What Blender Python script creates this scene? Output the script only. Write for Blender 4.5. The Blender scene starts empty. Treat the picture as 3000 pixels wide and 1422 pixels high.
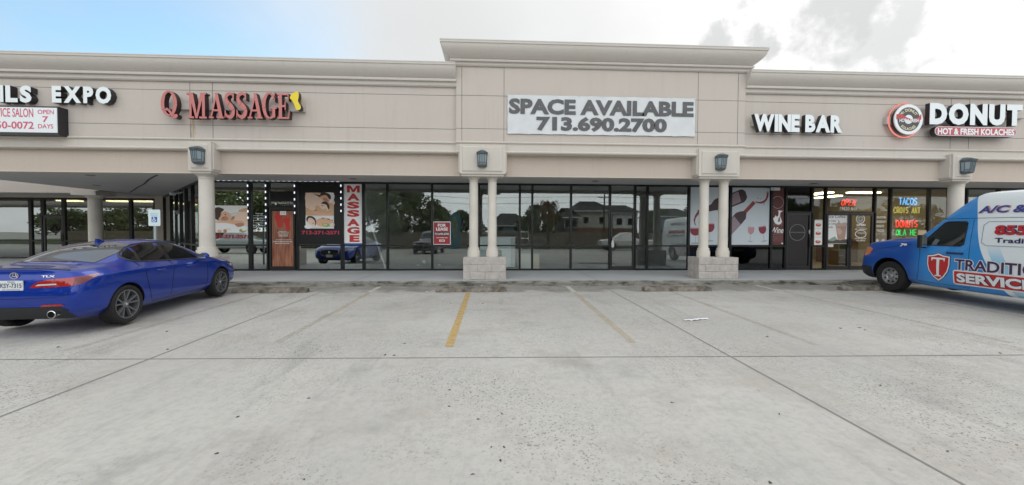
import bpy, bmesh, math, random
from mathutils import Vector, Matrix, geometry
from mathutils.bvhtree import BVHTree
random.seed(7)
SC = bpy.context.scene
COL = SC.collection
R_ = math.radians

# ------------------------------------------------------------------ camera
F, CX, CY = 1160.0, 1500.0, 711.0            # focal length and centre in pixels of the 3000 px wide photo
YAW, PITCH, ROLL = 0.04951694, -0.0251213, 0.00350782
EYE = 1.329                                  # eye height above the walkway (z = 0)
def _cam_axes():
    fw = Vector((math.sin(YAW)*math.cos(PITCH), math.cos(YAW)*math.cos(PITCH), math.sin(PITCH)))
    r = Vector((math.cos(YAW), -math.sin(YAW), 0)); u = r.cross(fw)
    c, s = math.cos(ROLL), math.sin(ROLL)
    return c*r + s*u, -s*r + c*u, fw
CR, CU, CF = _cam_axes()
cam = bpy.data.cameras.new('camera'); cam.sensor_width = 36; cam.lens = 36*F/3000; cam.sensor_fit = 'HORIZONTAL'
cam.clip_end = 3000; cam.clip_start = 0.05
camo = bpy.data.objects.new('camera', cam); COL.objects.link(camo)
camo.matrix_world = Matrix(((CR.x, CU.x, -CF.x, 0), (CR.y, CU.y, -CF.y, 0), (CR.z, CU.z, -CF.z, EYE), (0, 0, 0, 1)))
SC.camera = camo

# ------------------------------------------------------------------ sky, sun, exposure
SUN_AZ, SUN_EL = R_(37), R_(43)
SUN = Vector((math.sin(SUN_AZ)*math.cos(SUN_EL), math.cos(SUN_AZ)*math.cos(SUN_EL), math.sin(SUN_EL)))
SC.view_settings.view_transform = 'Standard'; SC.view_settings.look = 'None'
SC.view_settings.gamma = 1; SC.view_settings.exposure = 0.20
W = bpy.data.worlds.new('World'); SC.world = W; W.use_nodes = True
def build_world():
    nt = W.node_tree; N, L = nt.nodes, nt.links; N.clear()
    def node(t, **k):
        n = N.new(t)
        for a, b in k.items(): setattr(n, a, b)
        return n
    def m(op, a, b=None, clamp=False):
        n = node('ShaderNodeMath', operation=op, use_clamp=clamp)
        for i, v in enumerate((a, b)):
            if v is None: continue
            if isinstance(v, (int, float)): n.inputs[i].default_value = v
            else: L.new(v, n.inputs[i])
        return n.outputs[0]
    def vdot(v, d):
        n = node('ShaderNodeVectorMath', operation='DOT_PRODUCT'); L.new(v, n.inputs[0]); n.inputs[1].default_value = d
        return n.outputs['Value']
    def noise(vec, scale, detail, rough=.55):
        n = node('ShaderNodeTexNoise'); n.inputs['Scale'].default_value = scale; n.inputs['Detail'].default_value = detail
        n.inputs['Roughness'].default_value = rough; L.new(vec, n.inputs['Vector']); return n.outputs['Fac']
    def ramp(fac, stops):
        n = node('ShaderNodeValToRGB'); L.new(fac, n.inputs['Fac']); cr = n.color_ramp
        while len(cr.elements) < len(stops): cr.elements.new(.5)
        for e, (p, c) in zip(cr.elements, stops):
            e.position = p; e.color = (c, c, c, 1) if isinstance(c, (int, float)) else (*c, 1)
        return n.outputs['Color']
    def mix(f, a, b):
        n = node('ShaderNodeMix', data_type='RGBA'); L.new(f, n.inputs['Factor'])
        for s, v in ((6, a), (7, b)):
            if isinstance(v, tuple): n.inputs[s].default_value = (*v, 1)
            else: L.new(v, n.inputs[s])
        return n.outputs[2]
    sky = node('ShaderNodeTexSky', sky_type='NISHITA'); sky.sun_disc = False
    sky.sun_elevation = SUN_EL; sky.sun_rotation = SUN_AZ; sky.air_density = 1.1; sky.dust_density = 1.5
    tc = node('ShaderNodeTexCoord'); d = tc.outputs['Generated']
    sep = node('ShaderNodeSeparateXYZ'); L.new(d, sep.inputs[0])
    zz = m('ADD', m('MAXIMUM', sep.outputs['Z'], 0.0), 0.25)
    cmb = node('ShaderNodeCombineXYZ')
    L.new(m('DIVIDE', sep.outputs['X'], zz), cmb.inputs['X']); L.new(m('DIVIDE', sep.outputs['Y'], zz), cmb.inputs['Y'])
    pl = cmb.outputs[0]
    big = noise(pl, 1.1, 5, .5); fine = noise(pl, 2.2, 6, .52); puff = noise(d, 13.0, 8, .55)
    def blob(px, py, r0, r1, wob=.10, nz=None):      # a cloud bank around a direction of the sky, ragged with noise
        v = (CR*(px-CX)/F + CU*(CY-py)/F + CF).normalized()
        a = m('ADD', vdot(d, v), m('MULTIPLY', m('SUBTRACT', nz or fine, .5), wob))
        n = node('ShaderNodeMapRange', interpolation_type='SMOOTHSTEP'); L.new(a, n.inputs[0])
        n.inputs[1].default_value = math.cos(R_(r1)); n.inputs[2].default_value = math.cos(R_(r0)); return n.outputs[0]
    sung = m('POWER', m('MAXIMUM', vdot(d, tuple(SUN)), 0.0), 4.0)
    # clear sky
    hs = node('ShaderNodeHueSaturation'); hs.inputs['Saturation'].default_value = 1.0; hs.inputs['Value'].default_value = SKYV; L.new(sky.outputs[0], hs.inputs['Color'])
    tint = node('ShaderNodeVectorMath', operation='MULTIPLY'); L.new(hs.outputs[0], tint.inputs[0]); tint.inputs[1].default_value = (.90, 1.05, 1.0)
    # overcast deck: covers all but a patch in the left
    hole = m('MAXIMUM', m('MULTIPLY', blob(-40, 130, 5, 35, .06), 1.0), m('MULTIPLY', blob(800, 125, .5, 8, .03), .55))
    hole = m('MAXIMUM', hole, m('MULTIPLY', blob(520, 60, 2, 22, .05), .65))
    cov = m('SUBTRACT', 1.0, m('MULTIPLY', hole, ramp(big, [(.36, 1.0), (.62, .45)])), True)
    lum = m('ADD', m('MULTIPLY', ramp(fine, [(.25, .84), (.75, 1.06)]), CLOUD), m('MULTIPLY', sung, SUNGLOW))
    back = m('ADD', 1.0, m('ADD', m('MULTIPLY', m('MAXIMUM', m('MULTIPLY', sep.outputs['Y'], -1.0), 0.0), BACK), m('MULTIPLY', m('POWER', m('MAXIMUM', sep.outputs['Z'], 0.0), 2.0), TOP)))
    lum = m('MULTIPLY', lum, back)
    cc = mix(m('MULTIPLY', sung, .8, True), (.955, .985, 1.0), (1.0, .99, .95))
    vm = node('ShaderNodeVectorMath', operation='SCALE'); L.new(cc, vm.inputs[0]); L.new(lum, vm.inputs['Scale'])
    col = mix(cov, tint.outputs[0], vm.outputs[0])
    # grey underlit banks before the bright part
    dark = m('MAXIMUM', blob(2415, 70, .0, 6.2, .022, puff), blob(2195, 112, .0, 5.4, .020, puff))
    dark = m('MAXIMUM', dark, m('MULTIPLY', blob(2590, 118, .0, 4.6, .018, puff), .8))
    dark = m('MAXIMUM', dark, m('MULTIPLY', blob(1560, -30, 8, 26, .16), .62))
    dark = m('MAXIMUM', dark, m('MULTIPLY', blob(2000, 60, 2, 13, .08), .45))
    col = mix(m('MULTIPLY', dark, DARKF), col, (DARKC*.97, DARKC*.985, DARKC))
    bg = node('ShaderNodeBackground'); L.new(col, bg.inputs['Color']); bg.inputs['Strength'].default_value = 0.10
    out = node('ShaderNodeOutputWorld'); L.new(bg.outputs[0], out.inputs['Surface'])
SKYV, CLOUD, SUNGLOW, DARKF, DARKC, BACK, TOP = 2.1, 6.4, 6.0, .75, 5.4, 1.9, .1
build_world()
sl = bpy.data.lights.new('sun', 'SUN'); sl.energy = 0.5; sl.angle = R_(35); sl.color = (1, .95, .88)
so = bpy.data.objects.new('sun', sl); COL.objects.link(so); so.rotation_euler = (-SUN).to_track_quat('-Z', 'Y').to_euler(); so.location = SUN*40
SC.cycles.use_denoising = True
SC.cycles.max_bounces = 8; SC.cycles.transparent_max_bounces = 16
SC.cycles.sample_clamp_indirect = 6

# ------------------------------------------------------------------ measuring helpers
def ray(px, py): return CR*((px-CX)/F) + CU*((CY-py)/F) + CF
def at(px, py, Y):                           # X, Z of a photo point that lies on the plane y = Y
    d = ray(px, py); t = Y/d.y
    return d.x*t, EYE + d.z*t
def rect(x0, y0, x1, y1, Y):
    xm, ym = (x0+x1)/2, (y0+y1)/2
    return at(x0, ym, Y)[0], at(x1, ym, Y)[0], at(xm, y1, Y)[1], at(xm, y0, Y)[1]
G0, GS = -0.332, 0.01735
def G(y): return G0 + GS*max(y, -9.0)
def gp(px, py):
    d = ray(px, py); t = (G0-EYE)/(d.z-GS*d.y)
    return d.x*t, d.y*t
YG, YK, YB, YW, YT = 13.9, 10.9, 11.49, 11.33, 11.23   # glass, kerb, beam, wall, tower wall
HEAD = 3.045

# ------------------------------------------------------------------ materials
MATS = {}
def mat(name, col, rough=.6, metal=0., coat=0., spec=.5, var=0., vscale=3., bump=0., bscale=80., emit=0., col2=None):
    if name in MATS: return MATS[name]
    m = bpy.data.materials.new(name); m.use_nodes = True; MATS[name] = m
    nt = m.node_tree; b = nt.nodes['Principled BSDF']
    b.inputs['Base Color'].default_value = (*col, 1); b.inputs['Roughness'].default_value = rough
    b.inputs['Metallic'].default_value = metal; b.inputs['Coat Weight'].default_value = coat; b.inputs['Coat Roughness'].default_value = .03
    b.inputs['Specular IOR Level'].default_value = spec
    if emit:
        b.inputs['Emission Color'].default_value = (*col, 1); b.inputs['Emission Strength'].default_value = emit
    if var or bump:
        tc = nt.nodes.new('ShaderNodeTexCoord')
        if var:
            n = nt.nodes.new('ShaderNodeTexNoise'); n.inputs['Scale'].default_value = vscale; n.inputs['Detail'].default_value = 6
            nt.links.new(tc.outputs['Object'], n.inputs['Vector'])
            r = nt.nodes.new('ShaderNodeValToRGB'); nt.links.new(n.outputs['Fac'], r.inputs['Fac'])
            lo = col2 or tuple(c*(1-var) for c in col)
            r.color_ramp.elements[0].position = .32; r.color_ramp.elements[0].color = (*lo, 1)
            r.color_ramp.elements[1].position = .68; r.color_ramp.elements[1].color = (*[min(1, c*(1+var*.4)) for c in col], 1)
            nt.links.new(r.outputs[0], b.inputs['Base Color'])
        if bump:
            n = nt.nodes.new('ShaderNodeTexNoise'); n.inputs['Scale'].default_value = bscale; n.inputs['Detail'].default_value = 4
            nt.links.new(tc.outputs['Object'], n.inputs['Vector'])
            bp = nt.nodes.new('ShaderNodeBump'); bp.inputs['Strength'].default_value = bump; bp.inputs['Distance'].default_value = .01
            nt.links.new(n.outputs['Fac'], bp.inputs['Height']); nt.links.new(bp.outputs[0], b.inputs['Normal'])
    return m
def glass(name, refl, tint):
    if name in MATS: return MATS[name]
    m = bpy.data.materials.new(name); m.use_nodes = True; MATS[name] = m
    nt = m.node_tree; nt.nodes.clear()
    tr = nt.nodes.new('ShaderNodeBsdfTransparent'); tr.inputs[0].default_value = (*tint, 1)
    gl = nt.nodes.new('ShaderNodeBsdfGlossy'); gl.inputs['Roughness'].default_value = .0
    gl.inputs['Color'].default_value = (.93, .97, .96, 1)
    tc = nt.nodes.new('ShaderNodeTexCoord'); n = nt.nodes.new('ShaderNodeTexNoise'); n.inputs['Scale'].default_value = .9
    n.inputs['Detail'].default_value = 0
    nt.links.new(tc.outputs['Object'], n.inputs['Vector'])
    bp = nt.nodes.new('ShaderNodeBump'); bp.inputs['Strength'].default_value = .12; bp.inputs['Distance'].default_value = .006
    nt.links.new(n.outputs['Fac'], bp.inputs['Height']); nt.links.new(bp.outputs[0], gl.inputs['Normal'])
    lw = nt.nodes.new('ShaderNodeLayerWeight'); pw = nt.nodes.new('ShaderNodeMath'); pw.operation = 'POWER'; pw.inputs[1].default_value = 4.0
    nt.links.new(lw.outputs['Facing'], pw.inputs[0])
    ad = nt.nodes.new('ShaderNodeMath'); ad.operation = 'MULTIPLY_ADD'; ad.use_clamp = True; ad.inputs[1].default_value = .8; ad.inputs[2].default_value = refl*.55
    nt.links.new(pw.outputs[0], ad.inputs[0])
    mx = nt.nodes.new('ShaderNodeMixShader'); nt.links.new(ad.outputs[0], mx.inputs[0])
    nt.links.new(tr.outputs[0], mx.inputs[1]); nt.links.new(gl.outputs[0], mx.inputs[2])
    o = nt.nodes.new('ShaderNodeOutputMaterial'); nt.links.new(mx.outputs[0], o.inputs[0])
    return m
def emis(name, col, s):
    m = bpy.data.materials.new(name); m.use_nodes = True; nt = m.node_tree; nt.nodes.clear()
    e = nt.nodes.new('ShaderNodeEmission'); e.inputs[0].default_value = (*col, 1); e.inputs[1].default_value = s
    o = nt.nodes.new('ShaderNodeOutputMaterial'); nt.links.new(e.outputs[0], o.inputs[0]); MATS[name] = m; return m

def stucco(name, col, streak=.035):
    m = mat(name, col, rough=.85, bump=.3, bscale=110); nt = m.node_tree; N, L = nt.nodes, nt.links; b = N['Principled BSDF']
    tc = N.new('ShaderNodeTexCoord'); prev = None
    for i, (sc, scale, lo, hi, k, tint) in enumerate((((1, 1, 1), .8, .35, .7, .07, (.93, .90, .86)), ((2.6, 2.6, .22), 1.5, .52, .72, streak, (.80, .76, .70)), ((1, 1, 1), 55, .3, .7, .10, (.85, .85, .85)), ((7, 7, .5), 1.2, .60, .70, streak*.8, (.72, .69, .64)))):
        mp = N.new('ShaderNodeMapping'); mp.inputs['Scale'].default_value = sc; L.new(tc.outputs['Object'], mp.inputs[0])
        n = N.new('ShaderNodeTexNoise'); n.inputs['Scale'].default_value = scale; n.inputs['Detail'].default_value = 6; L.new(mp.outputs[0], n.inputs['Vector'])
        r = N.new('ShaderNodeMapRange'); L.new(n.outputs['Fac'], r.inputs[0]); r.inputs[1].default_value = lo; r.inputs[2].default_value = hi; r.inputs[4].default_value = k/.1*.5
        mx = N.new('ShaderNodeMix'); mx.data_type = 'RGBA'; L.new(r.outputs[0], mx.inputs['Factor'])
        if prev is None: mx.inputs[6].default_value = (*col, 1)
        else: L.new(prev, mx.inputs[6])
        mx.inputs[7].default_value = (*[c*q for c, q in zip(col, tint)], 1); prev = mx.outputs[2]
    L.new(prev, b.inputs['Base Color']); return m
M_WALL = stucco('wall_stucco', (.58, .527, .48))
M_BEAM = stucco('beam_stucco', (.58, .50, .43))
M_TRIM = stucco('trim_stucco', (.63, .59, .535))
M_CORN = stucco('cornice_stucco', (.61, .575, .53))
M_COLM = mat('column_paint', (.66, .62, .555), rough=.6, var=.10, vscale=2.2, bump=.12, bscale=30)
M_SOFF = mat('soffit_board', (.50, .50, .485), rough=.8, var=.06, vscale=.8)
M_JOINT = mat('reveal_shadow_line', (.16, .15, .14), rough=.9)
M_BLK = mat('bronze_frame', (.012, .012, .013), rough=.35, spec=.4)
M_DARK = mat('black_plastic', (.01, .01, .011), rough=.5)
M_RUB = mat('tyre_rubber', (.012, .012, .012), rough=.75, bump=.2, bscale=60)
M_CAP = mat('metal_coping', (.60, .585, .55), rough=.5)
M_WHITE = mat('white_paint', (.75, .77, .78), rough=.45)
M_INT = mat('interior_wall', (.52, .52, .505), rough=.8, var=.1)
M_INTF = mat('interior_floor', (.58, .59, .585), rough=.6, var=.15, vscale=1.2)
M_CHROME = mat('chrome', (.65, .65, .66), rough=.15, metal=1)
M_ALU = mat('aluminium', (.55, .56, .57), rough=.35, metal=1)
G_VAC = glass('glass_plain', .23, (.93, .96, .95))
G_FILM = glass('glass_mirror_film', .72, (.60, .66, .62))
G_CLR = glass('glass_clear', .085, (.90, .93, .91))
G_COURT = glass('glass_court', .42, (.50, .53, .50))

# ------------------------------------------------------------------ mesh helpers
class MB:
    def __init__(s): s.v, s.f, s.m = [], [], []
    def add(s, vs, fs, mi=0):
        o = len(s.v); s.v += [tuple(v) for v in vs]; s.f += [tuple(i+o for i in f) for f in fs]; s.m += [mi]*len(fs); return s
    def box(s, x0, x1, y0, y1, z0, z1, mi=0):
        return s.add([(x0,y0,z0),(x1,y0,z0),(x1,y1,z0),(x0,y1,z0),(x0,y0,z1),(x1,y0,z1),(x1,y1,z1),(x0,y1,z1)],
                     [(0,3,2,1),(4,5,6,7),(0,1,5,4),(1,2,6,5),(2,3,7,6),(3,0,4,7)], mi)
    def bevbox(s, x0, x1, y0, y1, z0, z1, b, mi=0):     # box with the front (-y) face drawn in by a bevel
        vs = [(x0,y1,z0),(x1,y1,z0),(x1,y1,z1),(x0,y1,z1),(x0,y0+b,z0),(x1,y0+b,z0),(x1,y0+b,z1),(x0,y0+b,z1),
              (x0+b,y0,z0+b),(x1-b,y0,z0+b),(x1-b,y0,z1-b),(x0+b,y0,z1-b)]
        return s.add(vs, [(1,0,3,2),(0,1,5,4),(1,2,6,5),(2,3,7,6),(3,0,4,7),(4,5,9,8),(5,6,10,9),(6,7,11,10),(7,4,8,11),(8,9,10,11)], mi)
    def prism_y(s, poly, y0, y1, mi=0, side=None):      # polygon in x,z (counter-clockwise seen from -y), front y0
        n = len(poly); vs = [(x,y0,z) for x,z in poly] + [(x,y1,z) for x,z in poly]
        s.add(vs, [tuple(range(n)), tuple(range(2*n-1, n-1, -1))], mi)
        o = len(s.v)-2*n
        for i in range(n):
            j = (i+1) % n; s.f.append((o+i, o+n+i, o+n+j, o+j)); s.m.append(mi if side is None else side)
        return s
    def prism_x(s, poly, x0, x1, mi=0):                 # polygon in y,z
        n = len(poly); vs = [(x0,y,z) for y,z in poly] + [(x1,y,z) for y,z in poly]
        fs = [tuple(range(n)), tuple(range(2*n-1, n-1, -1))] + [(i, n+i, n+(i+1)%n, (i+1)%n) for i in range(n)]
        return s.add(vs, fs, mi)
    def prism_z(s, poly, z0, z1, mi=0):
        n = len(poly); vs = [(x,y,z0) for x,y in poly] + [(x,y,z1) for x,y in poly]
        fs = [tuple(range(n)), tuple(range(2*n-1, n-1, -1))] + [(i, n+i, n+(i+1)%n, (i+1)%n) for i in range(n)]
        return s.add(vs, fs, mi)
    def lathe(s, prof, cx=0, cy=0, n=24, axis='z', mi=0, caps=True):  # prof: (r, h)
        k = len(prof); vs = []
        for i in range(n):
            a = 2*math.pi*i/n; c, q = math.cos(a), math.sin(a)
            for r, h in prof:
                vs.append((cx+r*c, cy+r*q, h) if axis == 'z' else ((cx+r*c, h, cy+r*q) if axis == 'y' else (h, cx+r*c, cy+r*q)))
        fs = [(i*k+j, ((i+1)%n)*k+j, ((i+1)%n)*k+j+1, i*k+j+1) for i in range(n) for j in range(k-1)]
        if caps:
            fs += [tuple(i*k for i in range(n))[::-1], tuple(i*k+k-1 for i in range(n))]
        return s.add(vs, fs, mi)
    def tube(s, pts, r, n=6, mi=0):
        pts = [Vector(p) for p in pts]; rings = []
        up0 = Vector((0,0,1))
        for i, p in enumerate(pts):
            t = (pts[min(i+1, len(pts)-1)] - pts[max(i-1, 0)]).normalized()
            up = up0 if abs(t.z) < .95 else Vector((1,0,0))
            a = t.cross(up).normalized(); b = a.cross(t)
            rr = r[i] if isinstance(r, (list, tuple)) else r
            rings.append([p + a*math.cos(2*math.pi*k/n)*rr + b*math.sin(2*math.pi*k/n)*rr for k in range(n)])
        vs = [v for ring in rings for v in ring]
        fs = [(i*n+k, i*n+(k+1)%n, (i+1)*n+(k+1)%n, (i+1)*n+k) for i in range(len(pts)-1) for k in range(n)]
        fs += [tuple(range(n))[::-1], tuple((len(pts)-1)*n+k for k in range(n))]
        return s.add(vs, fs, mi)
    def build(s, name, mats, parent=None, M=None, smooth=None, local=False):
        me = bpy.data.meshes.new(name)
        vs = [Vector(v) for v in s.v]
        if M is not None: vs = [M @ v for v in vs]
        if parent is not None and not local:
            inv = world_of(parent).inverted(); vs = [inv @ v for v in vs]
        me.from_pydata([tuple(v) for v in vs], [], s.f)
        for m in (mats if isinstance(mats, (list, tuple)) else [mats]): me.materials.append(m)
        me.polygons.foreach_set('material_index', s.m)
        bm = bmesh.new(); bm.from_mesh(me); bmesh.ops.recalc_face_normals(bm, faces=bm.faces); bm.to_mesh(me); bm.free()
        return link(name, me, parent, smooth)
def link(name, me, parent=None, smooth=None):
    if smooth is not None:
        me.polygons.foreach_set('use_smooth', [True]*len(me.polygons)); me.set_sharp_from_angle(angle=R_(smooth))
    o = bpy.data.objects.new(name, me); COL.objects.link(o)
    if parent is not None: o.parent = parent
    return o
def world_of(o):
    m = Matrix.LocRotScale(o.location, o.rotation_euler, o.scale)
    return world_of(o.parent) @ m if o.parent else m
def thing(name, label, cat, loc=(0,0,0), rz=0, group=None, scale=1):
    o = bpy.data.objects.new(name, None); COL.objects.link(o); o.location = loc; o.rotation_euler = (0,0,rz); o.scale = (scale,)*3
    o.empty_display_size = .2
    return tag(o, label, cat, group)
def tag(o, label, cat, group=None):
    o['label'] = label; o['category'] = cat
    if group: o['group'] = group
    return o
def struct(o): o['kind'] = 'structure'; return o
def copy_tree(o, parent=None):
    c = o.copy(); COL.objects.link(c); c.parent = parent
    for ch in list(o.children): copy_tree(ch, c)
    return c

def text_mesh(body, bold=0., extrude=0., res=3, spacing=1., shear=0.):
    c = bpy.data.curves.new('t', 'FONT'); c.body = body; c.offset = bold; c.extrude = extrude; c.resolution_u = res; c.space_character = spacing; c.shear = shear
    o = bpy.data.objects.new('t', c); COL.objects.link(o)
    dg = bpy.context.evaluated_depsgraph_get(); dg.update()
    me = bpy.data.meshes.new_from_object(o.evaluated_get(dg), depsgraph=dg)
    bpy.data.objects.remove(o); bpy.data.curves.remove(c)
    vs = [v.co.copy() for v in me.vertices]; fs = [(tuple(p.vertices), p.normal.z) for p in me.polygons]
    bpy.data.meshes.remove(me)
    return vs, fs
def txt(name, body, box, Y, mats, parent, depth=0., bold=.02, M=None, spacing=1., shear=0., ref=None):
    """writing set to fill box (x0,x1,z0,z1) on the plane y=Y; with depth a solid letter whose face is at Y"""
    vs, fs = text_mesh(body, bold, .05 if depth else 0, spacing=spacing, shear=shear)
    x0, x1 = min(v.x for v in vs), max(v.x for v in vs); y0, y1 = min(v.y for v in vs), max(v.y for v in vs)
    X0, X1, Z0, Z1 = box; mb = MB()
    def q(v):
        yy = Y + ((.05-v.z)/.1*depth if depth else 0)
        return (X0+(v.x-x0)/(x1-x0)*(X1-X0), yy, Z0+(v.y-y0)/(y1-y0)*(Z1-Z0))
    o = len(mb.v); mb.v = [q(v) for v in vs]
    for f, nz in fs: mb.f.append(f); mb.m.append(0 if (not depth or nz > .5) else 1)
    me = bpy.data.meshes.new(name); vv = [Vector(v) for v in mb.v]
    if M is not None: vv = [M @ v for v in vv]
    if parent is not None:
        inv = world_of(parent).inverted(); vv = [inv @ v for v in vv]
    me.from_pydata([tuple(v) for v in vv], [], mb.f)
    for m in (mats if isinstance(mats, (list, tuple)) else [mats]): me.materials.append(m)
    me.polygons.foreach_set('material_index', mb.m)
    return link(name, me, parent)
def letters(word, box, Y, depth, mats, parent, bold=.03, name='letter', gap=.0):
    """one solid part for each letter of a channel-letter sign"""
    wid = []
    for ch in word:
        if ch == ' ': wid.append(None); continue
        vs, _ = text_mesh(ch, bold); wid.append(max(v.x for v in vs)-min(v.x for v in vs))
    sp, kern = .33, .07 + gap
    tot = sum(sp if w is None else w + kern for w in wid) - kern
    X0, X1, Z0, Z1 = box; k = (X1-X0)/tot; x = X0
    for ch, w in zip(word, wid):
        if w is None: x += sp*k; continue
        dz = .012*(Z1-Z0) if ch in 'OSCG&' else 0
        txt(name, ch, (x, x+w*k, Z0-dz, Z1+dz), Y, mats, parent, depth, bold); x += (w+kern)*k

# ------------------------------------------------------------------ ground
def concrete():
    m = bpy.data.materials.new('lot_concrete'); m.use_nodes = True; nt = m.node_tree; N, L = nt.nodes, nt.links
    b = N['Principled BSDF']; b.inputs['Roughness'].default_value = .8; b.inputs['Specular IOR Level'].default_value = .3
    tc = N.new('ShaderNodeTexCoord'); P = tc.outputs['Object']
    def noise(scale, detail=5, rough=.55, sc=None, typ='noise'):
        v = P
        if sc:
            mp = N.new('ShaderNodeMapping'); mp.inputs['Scale'].default_value = sc; L.new(P, mp.inputs[0]); v = mp.outputs[0]
        n = N.new('ShaderNodeTexNoise'); n.inputs['Scale'].default_value = scale; n.inputs['Detail'].default_value = detail; n.inputs['Roughness'].default_value = rough
        L.new(v, n.inputs['Vector']); return n.outputs['Fac']
    def mr(f, a, b_, lo=0., hi=1.):
        n = N.new('ShaderNodeMapRange'); n.interpolation_type = 'SMOOTHSTEP'; L.new(f, n.inputs[0])
        for i, v in enumerate((a, b_, lo, hi)): n.inputs[i+1].default_value = v
        return n.outputs[0]
    def mul(a, b_):
        n = N.new('ShaderNodeMath'); n.operation = 'MULTIPLY'
        for i, v in enumerate((a, b_)):
            if isinstance(v, float): n.inputs[i].default_value = v
            else: L.new(v, n.inputs[i])
        return n.outputs[0]
    def mix(f, a, b_):
        n = N.new('ShaderNodeMix'); n.data_type = 'RGBA'; L.new(f, n.inputs['Factor'])
        for s, v in ((6, a), (7, b_)):
            if isinstance(v, tuple): n.inputs[s].default_value = (*v, 1)
            else: L.new(v, n.inputs[s])
        return n.outputs[2]
    c = mix(mr(noise(.28, 6, .6), .3, .7), (.455, .442, .42), (.55, .536, .508))
    c = mix(mul(mr(noise(1.1, 7, .65), .46, .70), .60), c, (.395, .36, .32))          # tan blotches
    c = mix(mul(mr(noise(.75, 8, .7, (1, 1.6, 1)), .53, .72), .60), c, (.31, .308, .30))  # grey stains
    c = mix(mul(mr(noise(5.5, 6, .7, (1.6, .5, 1)), .53, .76), .42), c, (.33, .32, .30))  # wear streaks
    c = mix(mul(mr(noise(14, 8, .72), .42, .66), .34), c, (.31, .305, .295))             # mottled paste
    c = mix(mul(mr(noise(.9, 7, .7, (2.2, .35, 1)), .54, .70), .42), c, (.29, .285, .28))  # tyre wear along the bays
    sp = mul(mr(noise(48, 2, .5), .58, .66), mr(noise(.45, 5, .6), .40, .60))
    c = mix(mul(sp, .75), c, (.13, .125, .12))                                          # exposed dark grit
    sp2 = mul(mr(noise(24, 3, .6, (1, .45, 1)), .66, .72), mr(noise(.6, 4, .6), .40, .60))
    c = mix(mul(sp2, .5), c, (.16, .15, .14))
    sx = N.new('ShaderNodeSeparateXYZ'); L.new(P, sx.inputs[0])
    ad = N.new('ShaderNodeMath'); ad.operation = 'ADD'; L.new(sx.outputs['Y'], ad.inputs[0]); L.new(mr(noise(1.6, 5), .2, .8, -.35, .35), ad.inputs[1])
    gut = mr(ad.outputs[0], 9.75, 10.15)
    c = mix(mul(gut, mr(noise(2.4, 6, .7), .25, .75, .45, .95)), c, (.215, .205, .185))    # dirt that washes to the kerb
    L.new(c, b.inputs['Base Color'])
    bp = N.new('ShaderNodeBump'); bp.inputs['Strength'].default_value = .35; bp.inputs['Distance'].default_value = .004
    L.new(noise(55, 4, .6, (1, .35, 1)), bp.inputs['Height']); L.new(bp.outputs[0], b.inputs['Normal'])
    return m
M_LOT = concrete()
M_GRASS = mat('grass_blades', (.07, .10, .03), rough=.9, var=.5, vscale=2)
M_WALK = mat('walk_concrete', (.44, .45, .46), rough=.8, var=.10, vscale=.9, bump=.2, bscale=60)
def moss():
    m = mat('kerb_concrete', (.40, .39, .36), rough=.9, bump=.6, bscale=25); nt = m.node_tree; N, L = nt.nodes, nt.links
    tc = N.new('ShaderNodeTexCoord'); n = N.new('ShaderNodeTexNoise'); n.inputs['Scale'].default_value = 3.2; n.inputs['Detail'].default_value = 9; n.inputs['Roughness'].default_value = .72
    mp = N.new('ShaderNodeMapping'); mp.inputs['Scale'].default_value = (.7, 1, 3); L.new(tc.outputs['Object'], mp.inputs[0]); L.new(mp.outputs[0], n.inputs['Vector'])
    r = N.new('ShaderNodeValToRGB'); L.new(n.outputs['Fac'], r.inputs['Fac']); cr = r.color_ramp
    cr.elements[0].position = .38; cr.elements[0].color = (.05, .05, .038, 1); cr.elements[1].position = .62; cr.elements[1].color = (.31, .295, .26, 1)
    e = cr.elements.new(.48); e.color = (.20, .19, .165, 1)
    L.new(r.outputs[0], N['Principled BSDF'].inputs['Base Color']); return m
M_KERB = moss()

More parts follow.
